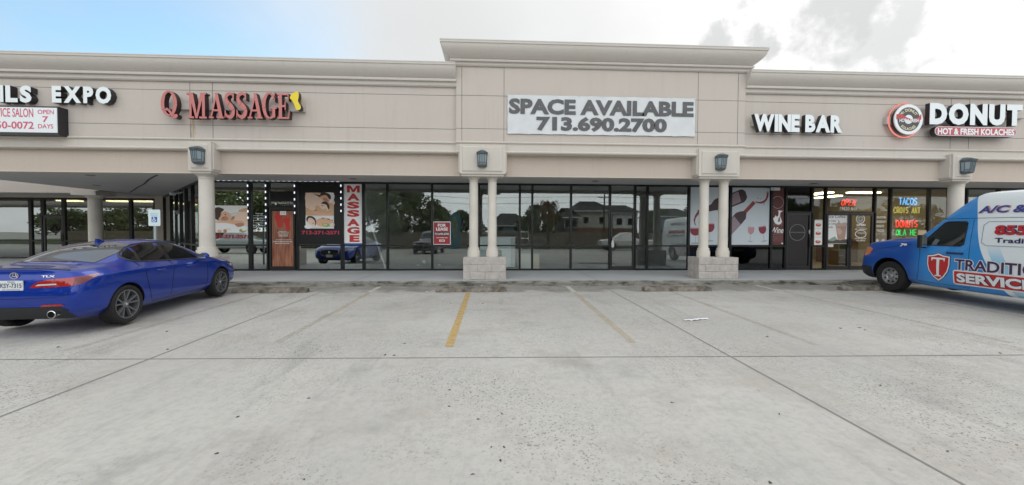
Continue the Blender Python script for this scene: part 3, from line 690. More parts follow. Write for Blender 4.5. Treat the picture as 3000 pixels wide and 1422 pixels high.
def glyph(ch):
    q = lambda x0, z0, x1, z1: [(x0,z0),(x1,z0),(x1,z1),(x0,z1)]
    if ch == 'M':
        return 1.0, [q(.02,0,.36,.07), q(.13,.07,.24,.93), q(.0,.93,.24,1), [(.24,.62),(.44,.0),(.54,.0),(.32,1),(.24,1)], [(.46,.0),(.54,0),(.78,.72),(.78,1),(.70,1)], q(.78,.07,.92,.93), q(.70,.93,.99,1), q(.62,0,1,.07)]
    if ch == 'A':
        return .82, [q(0,0,.26,.065), [(.09,.065),(.17,.065),(.44,.86),(.40,1)], [(.34,1),(.50,1),(.76,.065),(.56,.065)], q(.25,.28,.58,.35), q(.46,0,.82,.065)]
    if ch == 'S':
        c = smoothpts([(.58,.80),(.50,.93),(.33,.955),(.17,.87),(.14,.72),(.24,.58),(.42,.46),(.55,.33),(.55,.16),(.42,.05),(.24,.05),(.12,.14),(.08,.27)], 4)
        n = len(c); ws = [.05+.17*math.sin(math.pi*i/(n-1))**1.2 for i in range(n)]
        return .68, ribbon(c, ws)+[[(.56,.70),(.62,.70),(.62,1),(.57,1)], [(.03,0),(.08,0),(.10,.32),(.04,.32)]]
    if ch == 'G':
        p, w = arc(.44, .5, .34, .46, 38, 322, .06, .20, 26)
        return .86, ribbon(p, w)+[q(.60,.06,.76,.42), q(.46,.38,.86,.45), [(.70,.66),(.75,.66),(.75,1),(.71,1)]]
    if ch == 'E':
        return .74, [q(0,0,.66,.07), q(.10,.07,.28,.93), q(0,.93,.64,1), q(.28,.46,.48,.54), q(.44,.34,.50,.66), [(.62,.72),(.68,.70),(.68,1),(.62,1)], [(.64,0),(.70,0),(.74,.32),(.68,.32)]]
    if ch == 'Q':
        p, w = arc(.42, .52, .33, .44, 0, 360, .06, .18, 36)
        return .92, ribbon(p, w)+ribbon(smoothpts([(.18,.24),(.30,.30),(.45,.22),(.58,.08),(.74,.04),(.86,.08)], 4), [.06]*4+[.10]*8+[.15]*6+[.12]*2+[.06])
M_ROSE = mat('rose_acrylic', (.53, .165, .15), rough=.35); M_MAROON = mat('maroon_return', (.03, .012, .018), rough=.4); M_MAROON2 = mat('maroon_trim', (.16, .02, .04), rough=.4)
t = sign_root('channel_letter_sign', 'rose red serif channel letters with a yellow footprint on a beige raceway', 'shop sign', 660, 320, YW)
r = rb(470, 304, 890, 323, YW-.12); MB().box(r[0], r[1], YW-.11, YW-.003, r[2], r[3]).build('raceway', M_RACE, t)
YQ = YW-.28
def serif_letter(ch, box, Y, depth):
    w, ps = glyph(ch); x0, x1, z0, z1 = box; mb = MB()
    xs = [p[0] for poly in ps for p in poly]; zs = [p[1] for poly in ps for p in poly]; a, b_, c, d = min(xs), max(xs), min(zs), max(zs)
    for i, poly in enumerate(ps):
        cxm, czm = sum(p[0] for p in poly)/len(poly), sum(p[1] for p in poly)/len(poly)
        P = [(x0+(x-a)/(b_-a)*(x1-x0), z0+(z-c)/(d-c)*(z1-z0)) for x, z in poly]
        ar = sum(P[k][0]*P[(k+1)%len(P)][1]-P[(k+1)%len(P)][0]*P[k][1] for k in range(len(P)))
        if ar < 0: P = P[::-1]
        mb.prism_y(P, Y-.0011*(i % 7), Y+depth, 0, 1)
    mb.build('letter', [M_ROSE, M_MAROON], t)
for ch, x0, x1, y0, y1 in (('Q',471,520.5,266,346.5),('M',547,605,272,347),('A',611.5,655,272.5,347),('S',657.5,688,270.5,348.5),('S',692,724,270.5,348.5),('A',725,769,273.5,347.5),('G',768,811,271,348.5),('E',812,849,274,348.5)):
    serif_letter(ch, rb(x0, y0, x1, y1, YQ), YQ, .15)
fx0, fx1, fz0, fz1 = rb(849, 268, 882, 323, YQ)
foot = smoothpts([(.70,.0),(.90,.04),(.97,.14),(.92,.26),(.78,.40),(.72,.52),(.78,.68),(.80,.84),(.74,.97),(.60,1.0),(.50,.95),(.42,.95),(.34,.91),(.26,.92),(.20,.84),(.11,.83),(.08,.74),(.02,.72),(.03,.60),(.14,.56),(.26,.46),(.38,.30),(.50,.10),(.58,.02),(.70,.0)], 3)[:-1]
MB().prism_y([(fx0+x*(fx1-fx0), fz0+z*(fz1-fz0)) for x, z in foot], YQ, YQ+.15, 0, 1).build('footprint', [mat('yellow_acrylic', (.80, .62, .02), rough=.35), M_LBLACK], t)

# vinyl banner
def banner():
    t = sign_root('vinyl_banner', 'large white vinyl banner with grey lettering tacked to the centre tower', 'banner', 1763, 380, YT)
    Yb = YT-.03; x0, x1, z0, z1 = rb(1486, 283, 2037, 397, Yb); mb = MB(); nx, nz = 70, 16; vs = []
    tacks = [i/9 for i in range(10)]
    def off(u, v):
        e = min(v, 1-v); s = abs(math.sin(u*math.pi*9)); a = .012*s*math.exp(-e*7)*1.0
        return -.003-a*.5-.003*abs(math.sin(u*23+v*9))*math.exp(-e*3)-.004*math.exp(-((u-.93+v*.2)/.05)**2)
    def edge(u, v):
        sag = .010*abs(math.sin(u*math.pi*9)); return z0+(z1-z0)*v + (sag if v == 0 else (-sag if v == 1 else 0))
    for j in range(nz+1):
        for i in range(nx+1):
            u, v = i/nx, j/nz; sx = .012*abs(math.sin(v*math.pi*3)) if i in (0, nx) else 0
            vs.append((x0+(x1-x0)*u+(sx if i == 0 else -sx), Yb+off(u, v), edge(u, v)))
    o = len(vs); vs += [(x, Yb+.012, z) for x, y, z in vs]
    fs = [(j*(nx+1)+i, j*(nx+1)+i+1, (j+1)*(nx+1)+i+1, (j+1)*(nx+1)+i) for j in range(nz) for i in range(nx)]
    mb.add(vs, fs+[tuple(o+k for k in f[::-1]) for f in fs]); mb.build('sheet', mat('banner_vinyl', (.66, .685, .70), rough=.45, var=.08, vscale=3, bump=.6, bscale=5), t, smooth=60)
    mg = mat('banner_print', (.10, .10, .105), rough=.5, var=.2, vscale=5); Yl = Yb-.019
    txt('lettering', 'SPACE AVAILABLE', rb(1491, 293.5, 2032.5, 338.5, Yl), Yl, mg, t, 0, .046)
    txt('lettering', '713.690.2700', rb(1571.5, 344, 1954, 386.5, Yl), Yl, mg, t, 0, .05)
    for i in range(9):
        for zz in (z0+.02, z1-.02): MB().lathe([(.011, Yb-.03), (.009, Yb-.005)], x0+.03+(x1-x0-.06)*i/8, zz, 8, 'y').build('grommet', M_ALU, t)
banner()

t = sign_root('channel_letter_sign', 'white wine bar channel letters with black sides on a raceway', 'shop sign', 2337, 365, YW)
r = rb(2204, 357, 2464, 371, YW-.1); MB().box(r[0], r[1], YW-.10, YW-.003, r[2], r[3]).build('raceway', M_RACE, t)
Yw = YW-.26
letters('WINE', rb(2209.5, 335, 2343, 386.5, Yw), Yw, .14, [M_LWHITE, M_LBLACK], t, .055, gap=-.05)
letters('BAR', rb(2359.5, 337.5, 2468.5, 388.5, Yw), Yw, .14, [M_LWHITE, M_LBLACK], t, .055, gap=-.05)
# round donut sign
M_NEON = emis('red_neon', (1, .06, .04), 1.4); M_NEONS = emis('soft_red_neon', (1, .30, .24), .85)
def ring(mb, cx_, cz, r0, r1, y0, y1, n=48, mi=0):
    vs = []
    for i in range(n):
        a = 2*math.pi*i/n; c, s = math.cos(a), math.sin(a)
        vs += [(cx_+r0*c, y0, cz+r0*s), (cx_+r1*c, y0, cz+r1*s), (cx_+r1*c, y1, cz+r1*s), (cx_+r0*c, y1, cz+r0*s)]
    mb.add(vs, [(i*4+k, ((i+1)%n)*4+k, ((i+1)%n)*4+(k+1)%4, i*4+(k+1)%4) for i in range(n) for k in range(4)], mi)
def arc_text(name, body, cx_, cz, rad, a0, a1, h, Y, m, parent, inside=False, bold=.03):
    """letters set along an arc, one mesh"""
    vs, fs = text_mesh(body, bold); x0, x1 = min(v.x for v in vs), max(v.x for v in vs); me = bpy.data.meshes.new(name); out = []
    inv = world_of(parent).inverted()
    for v in vs:
        a = R_(a0+(a1-a0)*(v.x-x0)/(x1-x0)); rr = rad+(-v.y if inside else v.y)*h/.7
        out.append(tuple(inv @ Vector((cx_+rr*math.cos(a), Y, cz+rr*math.sin(a)))))
    me.from_pydata(out, [], [f for f, _ in fs]); me.materials.append(m); return link(name, me, parent)
t = sign_root('round_sign', 'round black and white donut emblem sign ringed with red neon', 'shop sign', 2658, 350, YW)
Yr = YW-.24; cx_, cz_ = at(2661, 350.5, Yr); rr = at(2702.5, 350, Yr)[0]-cx_
MB().lathe([(rr*.97, Yr+.004), (rr*.97, YW-.14)], cx_, cz_, 48, 'y').build('drum', M_LBLACK, t, smooth=40)
mb = MB(); ring(mb, cx_, cz_, rr*.80, rr, Yr-.012, Yr+.02); mb.build('rim', M_LWHITE, t)
MB().lathe([(rr*.80, Yr-.004), (rr*.80, Yr+.003)], cx_, cz_, 48, 'y').build('disc', mat('sign_charcoal', (.07, .06, .065), rough=.4), t)
mb = MB(); mb.tube([(cx_+rr*1.13*math.cos(2*math.pi*i/48), YW-.13, cz_+rr*1.13*math.sin(2*math.pi*i/48)) for i in range(49)], .018, 8); mb.build('neon_ring', M_NEONS, t, smooth=60)
r = rb(2596, 344, 2720, 365, YW-.1); MB().box(r[0], r[1], YW-.12, YW-.003, r[2], r[3]).build('raceway', M_RACE, t)
M_CRM = mat('cream_vinyl', (.72, .66, .45), rough=.4); M_RIB = mat('ribbon_red', (.50, .06, .06), rough=.4)
arc_text('lettering', 'Mr. DONUT', cx_, cz_, rr*.53, 152, 28, rr*.19, Yr-.008, M_CRM, t)
arc_text('lettering', 'KOLACHES', cx_, cz_, rr*.72, 222, 318, rr*.18, Yr-.008, M_CRM, t, inside=True)
MB().lathe([(rr*.30, Yr-.011), (rr*.30, Yr-.006)], cx_+.0, cz_-.0, 32, 'y').build('donut', M_LWHITE, t)
rib = smoothpts([(-.98,.16),(-.62,.22),(-.30,.10),(0,.02),(.35,-.10),(.70,.0),(.98,.22)], 4); n = len(rib)
mb = MB()
for i in range(n-1):
    (a, b_), (c, d_) = rib[i], rib[i+1]; wa = .06+.14*abs(2*i/(n-1)-1); wb_ = .06+.14*abs(2*(i+1)/(n-1)-1)
    mb.add([(cx_+a*rr*.9, Yr-.015, cz_+(b_-wa)*rr*.9), (cx_+c*rr*.9, Yr-.015, cz_+(d_-wb_)*rr*.9), (cx_+c*rr*.9, Yr-.015, cz_+(d_+wb_)*rr*.9), (cx_+a*rr*.9, Yr-.015, cz_+(b_+wa)*rr*.9)], [(0,1,2,3)])
mb.build('ribbon', M_RIB, t)
txt('lettering', 'HOT & FRESH', (cx_-rr*.66, cx_+rr*.70, cz_-rr*.20, cz_+rr*.04), Yr-.019, M_LWHITE, t, 0, .03)
t = sign_root('channel_letter_sign', 'big white donut channel letters with deep black sides at the end of the strip', 'shop sign', 2870, 320, YW)
Yd = YW-.29
letters('DONUT', rb(2724, 304.5, 2996, 367, Yd), Yd, .13, [M_LWHITE, M_LBLACK], t, .065, gap=.0)
r = rb(2712, 330, 3000, 346, YW-.1); MB().box(r[0], r[1], YW-.155, YW-.003, r[2], r[3]).build('raceway', M_RACE, t)
t = sign_root('capsule_sign', 'long red capsule sign with white lettering below the donut letters', 'shop sign', 2856, 387, YW)
def capsule(x0, x1, z0, z1, n=10):
    r_ = (z1-z0)/2; cz = (z0+z1)/2
    return [(x1-r_+r_*math.cos(R_(-90+180*i/n)), cz+r_*math.sin(R_(-90+180*i/n))) for i in range(n+1)]+[(x0+r_-r_*math.cos(R_(-90+180*i/n)), cz-r_*math.sin(R_(-90+180*i/n))) for i in range(n+1)]
x0, x1, z0, z1 = rb(2737, 372, 2977, 400.5, Yd)
MB().prism_y(capsule(x0, x1, z0, z1), Yd, Yd+.13).build('case', M_LBLACK, t)
MB().prism_y(capsule(x0+.01, x1-.01, z0+.01, z1-.01), Yd-.008, Yd-.001).build('border', M_LWHITE, t)
MB().prism_y(capsule(x0+.026, x1-.026, z0+.026, z1-.026), Yd-.014, Yd-.009).build('face', mat('capsule_red', (.50, .075, .09), rough=.35), t)
txt('lettering', 'HOT & FRESH KOLACHES', rb(2745.5, 377.5, 2970, 396.5, Yd), Yd-.017, M_LWHITE, t, 0, .04)

# ------------------------------------------------------------------ lanterns
M_LAN = mat('lantern_verdigris', (.12, .15, .165), rough=.55, var=.25, vscale=12); M_LGL = mat('lantern_frosted_glass', (.30, .38, .42), rough=.25)
def lantern(x, z, label):
    """half-octagon wall lantern; x,z its middle on the pier face"""
    t = thing('wall_lantern', label, 'wall light', (x, YP-.03, z), 0, 'lanterns on the pier blocks')
    h, w, d = .50, .27, .24; y0 = YP-.03
    mb = MB(); mb.box(x-w*.5, x+w*.5, y0-.02, y0, z-h*.42, z+h*.30); mb.build('back_plate', M_LAN, t)
    def oct_(s, zz): return [(x-w*.5*s, y0-.012, zz), (x-w*.5*s, y0-d*.5*s, zz), (x-w*.28*s, y0-d*s, zz), (x+w*.28*s, y0-d*s, zz), (x+w*.5*s, y0-d*.5*s, zz), (x+w*.5*s, y0-.012, zz)]
    def frus(name, levels, m, o=None):
        mb = MB(); k = 6; vs = [v for s, zz in levels for v in oct_(s, zz)]
        fs = [(i*k+j, i*k+j+1, (i+1)*k+j+1, (i+1)*k+j) for i in range(len(levels)-1) for j in range(k-1)]
        mb.add(vs, fs+[tuple(range(k))[::-1], tuple((len(levels)-1)*k+j for j in range(k))]); return mb.build(name, m, t)
    zb, zt2 = z-h*.40, z+h*.24
    frus('glass_body', [(.80, zb+.02), (.95, zt2)], M_LGL)
    frus('base_ring', [(.72, zb-.03), (.86, zb), (.88, zb+.03), (.86, zb+.045)], M_LAN)
    frus('eave', [(1.0, zt2-.02), (1.14, zt2), (1.14, zt2+.012), (1.08, zt2+.02), (1.16, zt2+.032), (1.16, zt2+.045), (1.05, zt2+.05)], M_LAN)
    frus('roof', [(1.12, zt2+.05), (.50, zt2+.115), (.10, zt2+.13)], M_LAN)
    a, c = oct_(.83, zb+.02), oct_(.98, zt2)
    for i in range(1, 5):
        MB().tube([a[i], c[i]], .011, 6).build('bar', M_LAN, t)
    for f in (.33, .67):
        p, q = Vector(a[2]).lerp(Vector(a[3]), f), Vector(c[2]).lerp(Vector(c[3]), f); MB().tube([p, q], .009, 6).build('bar', M_LAN, t)
    mb = MB(); mb.tube([Vector(a[1]).lerp(Vector(c[1]), .2), Vector(a[2]).lerp(Vector(c[2]), .2), Vector(a[3]).lerp(Vector(c[3]), .2), Vector(a[4]).lerp(Vector(c[4]), .2)], .012, 6); mb.build('rail', M_LAN, t)
for px, py, lab in ((578, 455, 'verdigris wall lantern on the pier block beside the massage sign'), (1412.5, 465, 'verdigris wall lantern over the twin columns by the lease poster'), (2114, 475, 'verdigris wall lantern over the twin columns by the wine glass print'), (2835, 486, 'verdigris wall lantern on the pier block under the donut sign')):
    x, z = at(px, py, YP-.12); lantern(x, z, lab)

# ------------------------------------------------------------------ prints, posters and decals in the shopfront
SKIN = mat('print_skin', (.82, .50, .33), rough=.5); SKIN2 = mat('print_skin_shade', (.52, .27, .17), rough=.5); HAIR = mat('print_hair', (.06, .035, .025), rough=.5)
PAPER = mat('print_paper', (.80, .77, .72), rough=.5); PGREEN = mat('print_green', (.30, .42, .12), rough=.5); PBLACK = mat('black_vinyl_print', (.006, .006, .007), rough=.35)
SKIN3 = mat('print_skin_light', (.92, .68, .53), rough=.5); PTAN = mat('print_tan', (.74, .48, .29), rough=.5); PWHITE = mat('print_white', (.92, .92, .91), rough=.5)
def shape(name, pts, box, Y, m, parent, sm=4):
    """flat printed shape; pts in 0..1 of the box, z up"""
    x0, x1, z0, z1 = box
    if sm: pts = smoothpts(pts+[pts[0]], sm)[:-1]
    P = [(x0+u*(x1-x0), z0+v*(z1-z0)) for u, v in pts]
    if sum(P[k][0]*P[(k+1)%len(P)][1]-P[(k+1)%len(P)][0]*P[k][1] for k in range(len(P))) < 0: P = P[::-1]
    return MB().add([(x, Y, z) for x, z in P], [tuple(range(len(P)))]).build(name, m, parent)
def ell(cx_, cz, rx, rz, rot=0, n=16): return [(cx_+rx*math.cos(a)*math.cos(rot)-rz*math.sin(a)*math.sin(rot), cz+rx*math.cos(a)*math.sin(rot)+rz*math.sin(a)*math.cos(rot)) for a in [2*math.pi*i/n for i in range(n)]]
YO = YG-.014
def panel(name, label, cat, px, m, Y=YO, th=.006, group=None):
    b = rect(*px, Y); t = thing(name, label, cat, ((b[0]+b[1])/2, Y, b[2]), 0, group)
    MB().box(b[0], b[1], Y, Y+th, b[2], b[3]).build('sheet', m, t); return t, b
# man resting on his arm
t, b = panel('poster', 'landscape photo poster of a man lying with his head on his arm', 'poster', (622, 602.5, 725.5, 682), PAPER)
k = .0008
for i, (nm, pts, m, sm) in enumerate((
    ('towel', [(0,.0),(1,.0),(1,.22),(.6,.3),(.3,.36),(0,.34)], PWHITE, 0),
    ('background', [(0,1),(0,.62),(.3,.7),(1,.8),(1,1)], PWHITE, 0),
    ('back', [(.52,.5),(.75,.72),(.9,.78),(1.0,.76),(1.0,.32),(.88,.26),(.7,.34)], SKIN3, 3),
    ('far_arm', [(.75,.83),(1,.92),(1,.78),(.77,.77)], PTAN, 2),
    ('arm', [(.06,.40),(.3,.43),(.55,.46),(.86,.42),(.9,.30),(.82,.24),(.62,.30),(.4,.36),(.15,.37)], SKIN, 3),
    ('elbow', [(.62,.32),(.84,.36),(.9,.28),(.8,.22),(.7,.22)], SKIN2, 3),
    ('face', [(.16,.46),(.22,.66),(.34,.78),(.46,.74),(.53,.62),(.54,.5),(.44,.44),(.28,.42)], SKIN, 3),
    ('cheek', [(.24,.46),(.30,.58),(.40,.60),(.46,.50),(.36,.44)], SKIN2, 3),
    ('brow', ell(.375,.66,.028,.02), HAIR, 0), ('eye', ell(.31,.54,.03,.012,.5), HAIR, 0),
    ('beard', [(.52,.46),(.58,.60),(.64,.58),(.6,.48)], SKIN2, 2),
    ('hair', [(.02,.70),(.06,.86),(.16,.93),(.28,.90),(.34,.84),(.26,.74),(.24,.62),(.18,.50),(.20,.44),(.10,.50),(.04,.60)], HAIR, 3),
    ('flower', ell(.86,.08,.10,.07), PGREEN, 0), ('petal', ell(.90,.12,.07,.05), PWHITE, 0), ('candle', ell(.20,.05,.07,.06), PTAN, 0), ('candle', ell(.36,.06,.05,.07), SKIN2, 0), ('lettering_plate', ell(.45,.13,.09,.03), PAPER, 0))):
    shape(nm, pts, b, YO-k*(i+1), m, t, sm)
M_CRIM = mat('crimson_vinyl', (.36, .015, .05), rough=.4)
b = rect(621, 688, 728.5, 699.5, YO); tt = thing('phone_number_decal', 'crimson phone number decal under the photo of the resting man', 'decal', (b[0], YO, b[2])); txt('lettering', '713-371-2571', b, YO, M_CRIM, tt, 0, .045)
tt = thing('price_list_decal', 'small white price list lettering on the narrow pane beside the door', 'decal', (at(760, 660, YO)[0], YO, 1.3))
b = rect(749, 624, 770, 628, YO); txt('lettering', 'Price List', b, YO, M_WHITE, tt, 0, .02)
for i, y in enumerate((632.5, 639.5, 646.5, 653.5, 660.5, 667.5, 674.5)):
    txt('lettering', ['30 Min Body Massage', '40 Min Foot Massage', '60 Min Body Massage', '60 Min Foot Massage', '90 Min Combination', '90 Min Full Massage', '75 Min Hot Stone'][i], rect(742, y-1.6, 772, y+1.6, YO), YO, M_WHITE, tt, 0, .03)
    txt('lettering', ['$35', '$40', '$60', '$45', '$90', '$85', '$80'][i], rect(774.5, y-1.6, 780, y+1.6, YO), YO, M_WHITE, tt, 0, .03)
# door print: curtain with red footprints
def wood():
    m = mat('curtain_print', (.33, .13, .075), rough=.5); nt = m.node_tree; N, L = nt.nodes, nt.links
    tc = N.new('ShaderNodeTexCoord'); mp = N.new('ShaderNodeMapping'); mp.inputs['Scale'].default_value = (1, 1, .12); L.new(tc.outputs['Object'], mp.inputs[0])
    n = N.new('ShaderNodeTexNoise'); n.inputs['Scale'].default_value = 14; n.inputs['Detail'].default_value = 3; n.inputs['Distortion'].default_value = .4; L.new(mp.outputs[0], n.inputs['Vector'])
    r = N.new('ShaderNodeValToRGB'); L.new(n.outputs['Fac'], r.inputs['Fac']); r.color_ramp.elements[0].position = .35; r.color_ramp.elements[0].color = (.20, .065, .035, 1)
    r.color_ramp.elements[1].position = .65; r.color_ramp.elements[1].color = (.42, .18, .105, 1); L.new(r.outputs[0], N['Principled BSDF'].inputs['Base Color']); return m
YD = YG-.012-.004
t, b = panel('door_print', 'brown curtain print with two red footprints covering the massage shop door', 'door print', (797, 619, 861, 784.5), wood(), YD, .003)
M_RF = mat('red_foot_print', (.60, .03, .02), rough=.4)
for (cx0, cy0, cx1, cy1) in ((803, 622, 828, 668), (829, 632, 851, 677)):
    bb = rect(cx0, cy0, cx1, cy1, YD)
    flip = cx0 < 820
    fp = smoothpts([(.60,.0),(.85,.03),(.95,.14),(.88,.30),(.86,.50),(.98,.68),(.95,.80),(.80,.86),(.40,.88),(.12,.80),(.05,.66),(.18,.52),(.34,.34),(.42,.10),(.60,0)], 3)[:-1]
    shape('footprint', fp, bb, YD-.0009, M_RF, t, 0)
    for j in range(5): shape('toe', ell(.10+.2*j, .90+.05*math.sin(j*.8), .085-.008*j, .05), bb, YD-.0018, M_RF, t, 0)
shape('notice', [(0,0),(1,0),(1,1),(0,1)], rect(820.5, 619.5, 838.5, 630.5, YD), YD-.003, PWHITE, t, 0)
txt('lettering', '110', rect(824, 622, 836, 629, YD), YD-.0042, mat('pen_grey', (.3, .3, .33)), t, 0, 0)
for s, x0, y0, x1, y1 in (('Business Hours', 817, 677.5, 841, 680.5), ('Mon - Sat 10am-10pm', 813.5, 681.5, 846, 684.5), ('Sun 11am-9pm', 816, 685, 843, 688), ('OPEN 7 DAYS', 816, 689, 843, 693.5), ('reservations are welcome', 808, 701.5, 853, 704), ('Walk-ins please at back call', 799, 706.5, 855, 711), ('Please scan and press', 806, 712, 848, 716)):
    txt('lettering', s, rect(x0, y0, x1, y1, YD), YD-.0012, M_WHITE, t, 0, .03)
b = rect(794, 692.5-0, 852, 692, YD)
tt = thing('address_decal', 'pale street address lettering on the pane over the massage shop door', 'decal', (at(827, 595, YO)[0], YO, 2.3)); txt('lettering', '19620 Bayhenbghi Rd', rect(795.5, 592.5, 857.5, 598.5, YO), YO, M_WHITE, tt, 0, .02)
MB().box(*rect(792, 561, 863.5, 590, YO)[:2], YO, YO+.006, *rect(792, 561, 863.5, 590, YO)[2:]).build('x', PBLACK); o = bpy.data.objects['x']; o.name = 'blackout_film'; tag(o, 'small black film on the pane over the massage shop door', 'window film')
# black panel with the massage photo
t, b = panel('window_film', 'large black vinyl film with stone pattern filling the pane beside the massage door', 'window film', (875, 538, 998, 716), PBLACK, YO)
t, b = panel('poster', 'tall photo poster of people having massages on the black film', 'poster', (895.5, 565, 978, 670), PAPER, YO-.010)
Yp = YO-.010
for i, (nm, pts, m, sm) in enumerate((
    ('upper_scene', [(0,.36),(1,.36),(1,1),(0,1)], PTAN, 0), ('body', [(0,.98),(0,.72),(.3,.62),(.8,.74),(1,.8),(1,.66),(.5,.98)], SKIN3, 2), ('robe', [(.6,1),(1,1),(1,.8),(.85,.72),(.7,.92)], PWHITE, 2),
    ('arm', [(0,.80),(.28,.70),(.34,.58),(.28,.50),(.1,.56),(0,.60)], SKIN3, 3), ('shadow', [(.10,.62),(.30,.56),(.42,.50),(.2,.50)], SKIN2, 2),
    ('head', ell(.70,.86,.19,.125,-.5), SKIN, 0), ('face_shade', ell(.72,.80,.11,.05,-.4), SKIN2, 0), ('hair', [(.50,.90),(.56,1.0),(.72,1.0),(.88,.94),(.90,.82),(.82,.84),(.74,.93),(.6,.92)], HAIR, 3),
    ('face', ell(.66,.61,.20,.09,-.35), SKIN3, 0), ('hair', [(.54,.68),(.62,.75),(.76,.74),(.85,.64),(.83,.53),(.78,.58),(.74,.66),(.62,.69)], HAIR, 3), ('lips', ell(.70,.535,.05,.012,-.3), SKIN2, 0), ('brow', ell(.60,.635,.05,.008,.2), HAIR, 0),
    ('hand', [(.10,.60),(.24,.62),(.34,.56),(.30,.50),(.16,.52)], SKIN3, 3), ('forearm', [(.2,.48),(.5,.47),(.8,.42),(.95,.46),(.9,.38),(.6,.36),(.2,.44)], SKIN, 3),
    ('lower_scene', [(0,0),(1,0),(1,.36),(0,.36)], PWHITE, 0), ('shoulders', [(.38,.24),(.6,.30),(.85,.27),(1,.18),(1,.06),(.6,.06),(.40,.10)], SKIN, 3), ('head', ell(.21,.20,.19,.11,-.45), SKIN3, 0),
    ('hair', [(.02,.26),(.08,.34),(.22,.345),(.34,.28),(.38,.16),(.34,.07),(.33,.20),(.22,.29),(.10,.28),(.06,.18)], HAIR, 3), ('lips', ell(.27,.145,.05,.010,-.2), SKIN2, 0), ('towel', ell(.1,.05,.14,.06), PWHITE, 0), ('towel', ell(.5,.03,.3,.03), PAPER, 0),
    ('stone', ell(.62,.285,.045,.012), HAIR, 0), ('stone', ell(.82,.26,.05,.012,-.2), HAIR, 0), ('stone', ell(.95,.235,.03,.010,-.2), HAIR, 0), ('lime', ell(.72,.10,.13,.05,-.1), PGREEN, 0), ('pulp', ell(.70,.11,.08,.03,-.1), mat('print_lime', (.62, .70, .30)), 0), ('candle', ell(.93,.09,.07,.07), PAPER, 0))):
    shape(nm, pts, b, Yp-k*(i+1), m, t, sm)
M_RED2 = mat('rose_vinyl', (.52, .04, .09), rough=.4)
tt = thing('phone_number_decal', 'rose red phone number decal on the black film', 'decal', (at(940, 682, YO)[0], YO, 1.3)); txt('lettering', '713-371-2571', rect(884, 676.5, 993.5, 687.5, YO-.003), YO-.003, M_RED2, tt, 0, .04)
# vertical massage banner
t, b = panel('window_sign', 'tall white window sign with red letters stacked one under another and a blue foot', 'window sign', (1008, 540, 1063.5, 713), PWHITE, YO)
bb = rect(1008, 713, 1065.5, 717.5, YO); MB().box(bb[0], bb[1], YO-.001, YO+.005, bb[2], bb[3]).build('blue_band', mat('blue_vinyl', (.03, .16, .52)), t)
M_MR = mat('signal_red_vinyl', (.58, .035, .035), rough=.4); ys = (543.5, 567, 591, 615, 641.5, 665, 688.5)
for i, ch in enumerate('MASSAGE'):
    if ch == 'M':
        shape('letter', [(0,0),(0,1),(.27,1),(.5,.40),(.73,1),(1,1),(1,0),(.78,0),(.78,.66),(.59,.06),(.41,.06),(.22,.66),(.22,0)], rect(1016.5, ys[i]+.5, 1054, ys[i]+21, YO), YO-.002, M_MR, t, 0); continue
    txt('letter', ch, rect(1017 if ch != 'E' else 1024, ys[i]+.5, 1053.5, ys[i]+21, YO), YO-.002, M_MR, t, 0, 0.006 if ch == 'M' else .055)
# lease poster
t, b = panel('lease_poster', 'red lease poster with white lettering taped inside a white border', 'poster', (1269, 649.5, 1320.5, 717.5), PWHITE, YO)
M_LR = mat('lease_red', (.42, .03, .045), rough=.4); bb = rect(1271, 652, 1318.5, 715.5, YO); shape('face', [(0,0),(1,0),(1,1),(0,1)], bb, YO-.001, M_LR, t, 0)
for s, x0, y0, x1, y1, bo in (('FOR', 1282.5, 656, 1307, 665, .05), ('LEASE', 1277.5, 667, 1312, 676.5, .05), ('kmrealty.net', 1279, 695, 1311, 699, .03)): txt('lettering', s, rect(x0, y0, x1, y1, YO), YO-.0022, PWHITE, t, 0, bo)
shape('band', [(0,0),(1,0),(1,1),(0,1)], rect(1271.5, 680.5, 1318, 690.5, YO), YO-.0018, mat('lease_black', (.04, .02, .02)), t, 0)
txt('lettering', '713.690.2700', rect(1273.5, 682.5, 1315.5, 689, YO), YO-.003, PWHITE, t, 0, .03)
shape('logo_plate', [(0,0),(1,0),(1,1),(0,1)], rect(1287, 702.5, 1303, 708.5, YO), YO-.0022, PWHITE, t, 0); txt('lettering', 'KM', rect(1290, 703.3, 1300, 707.7, YO), YO-.0034, M_LR, t, 0, .04)
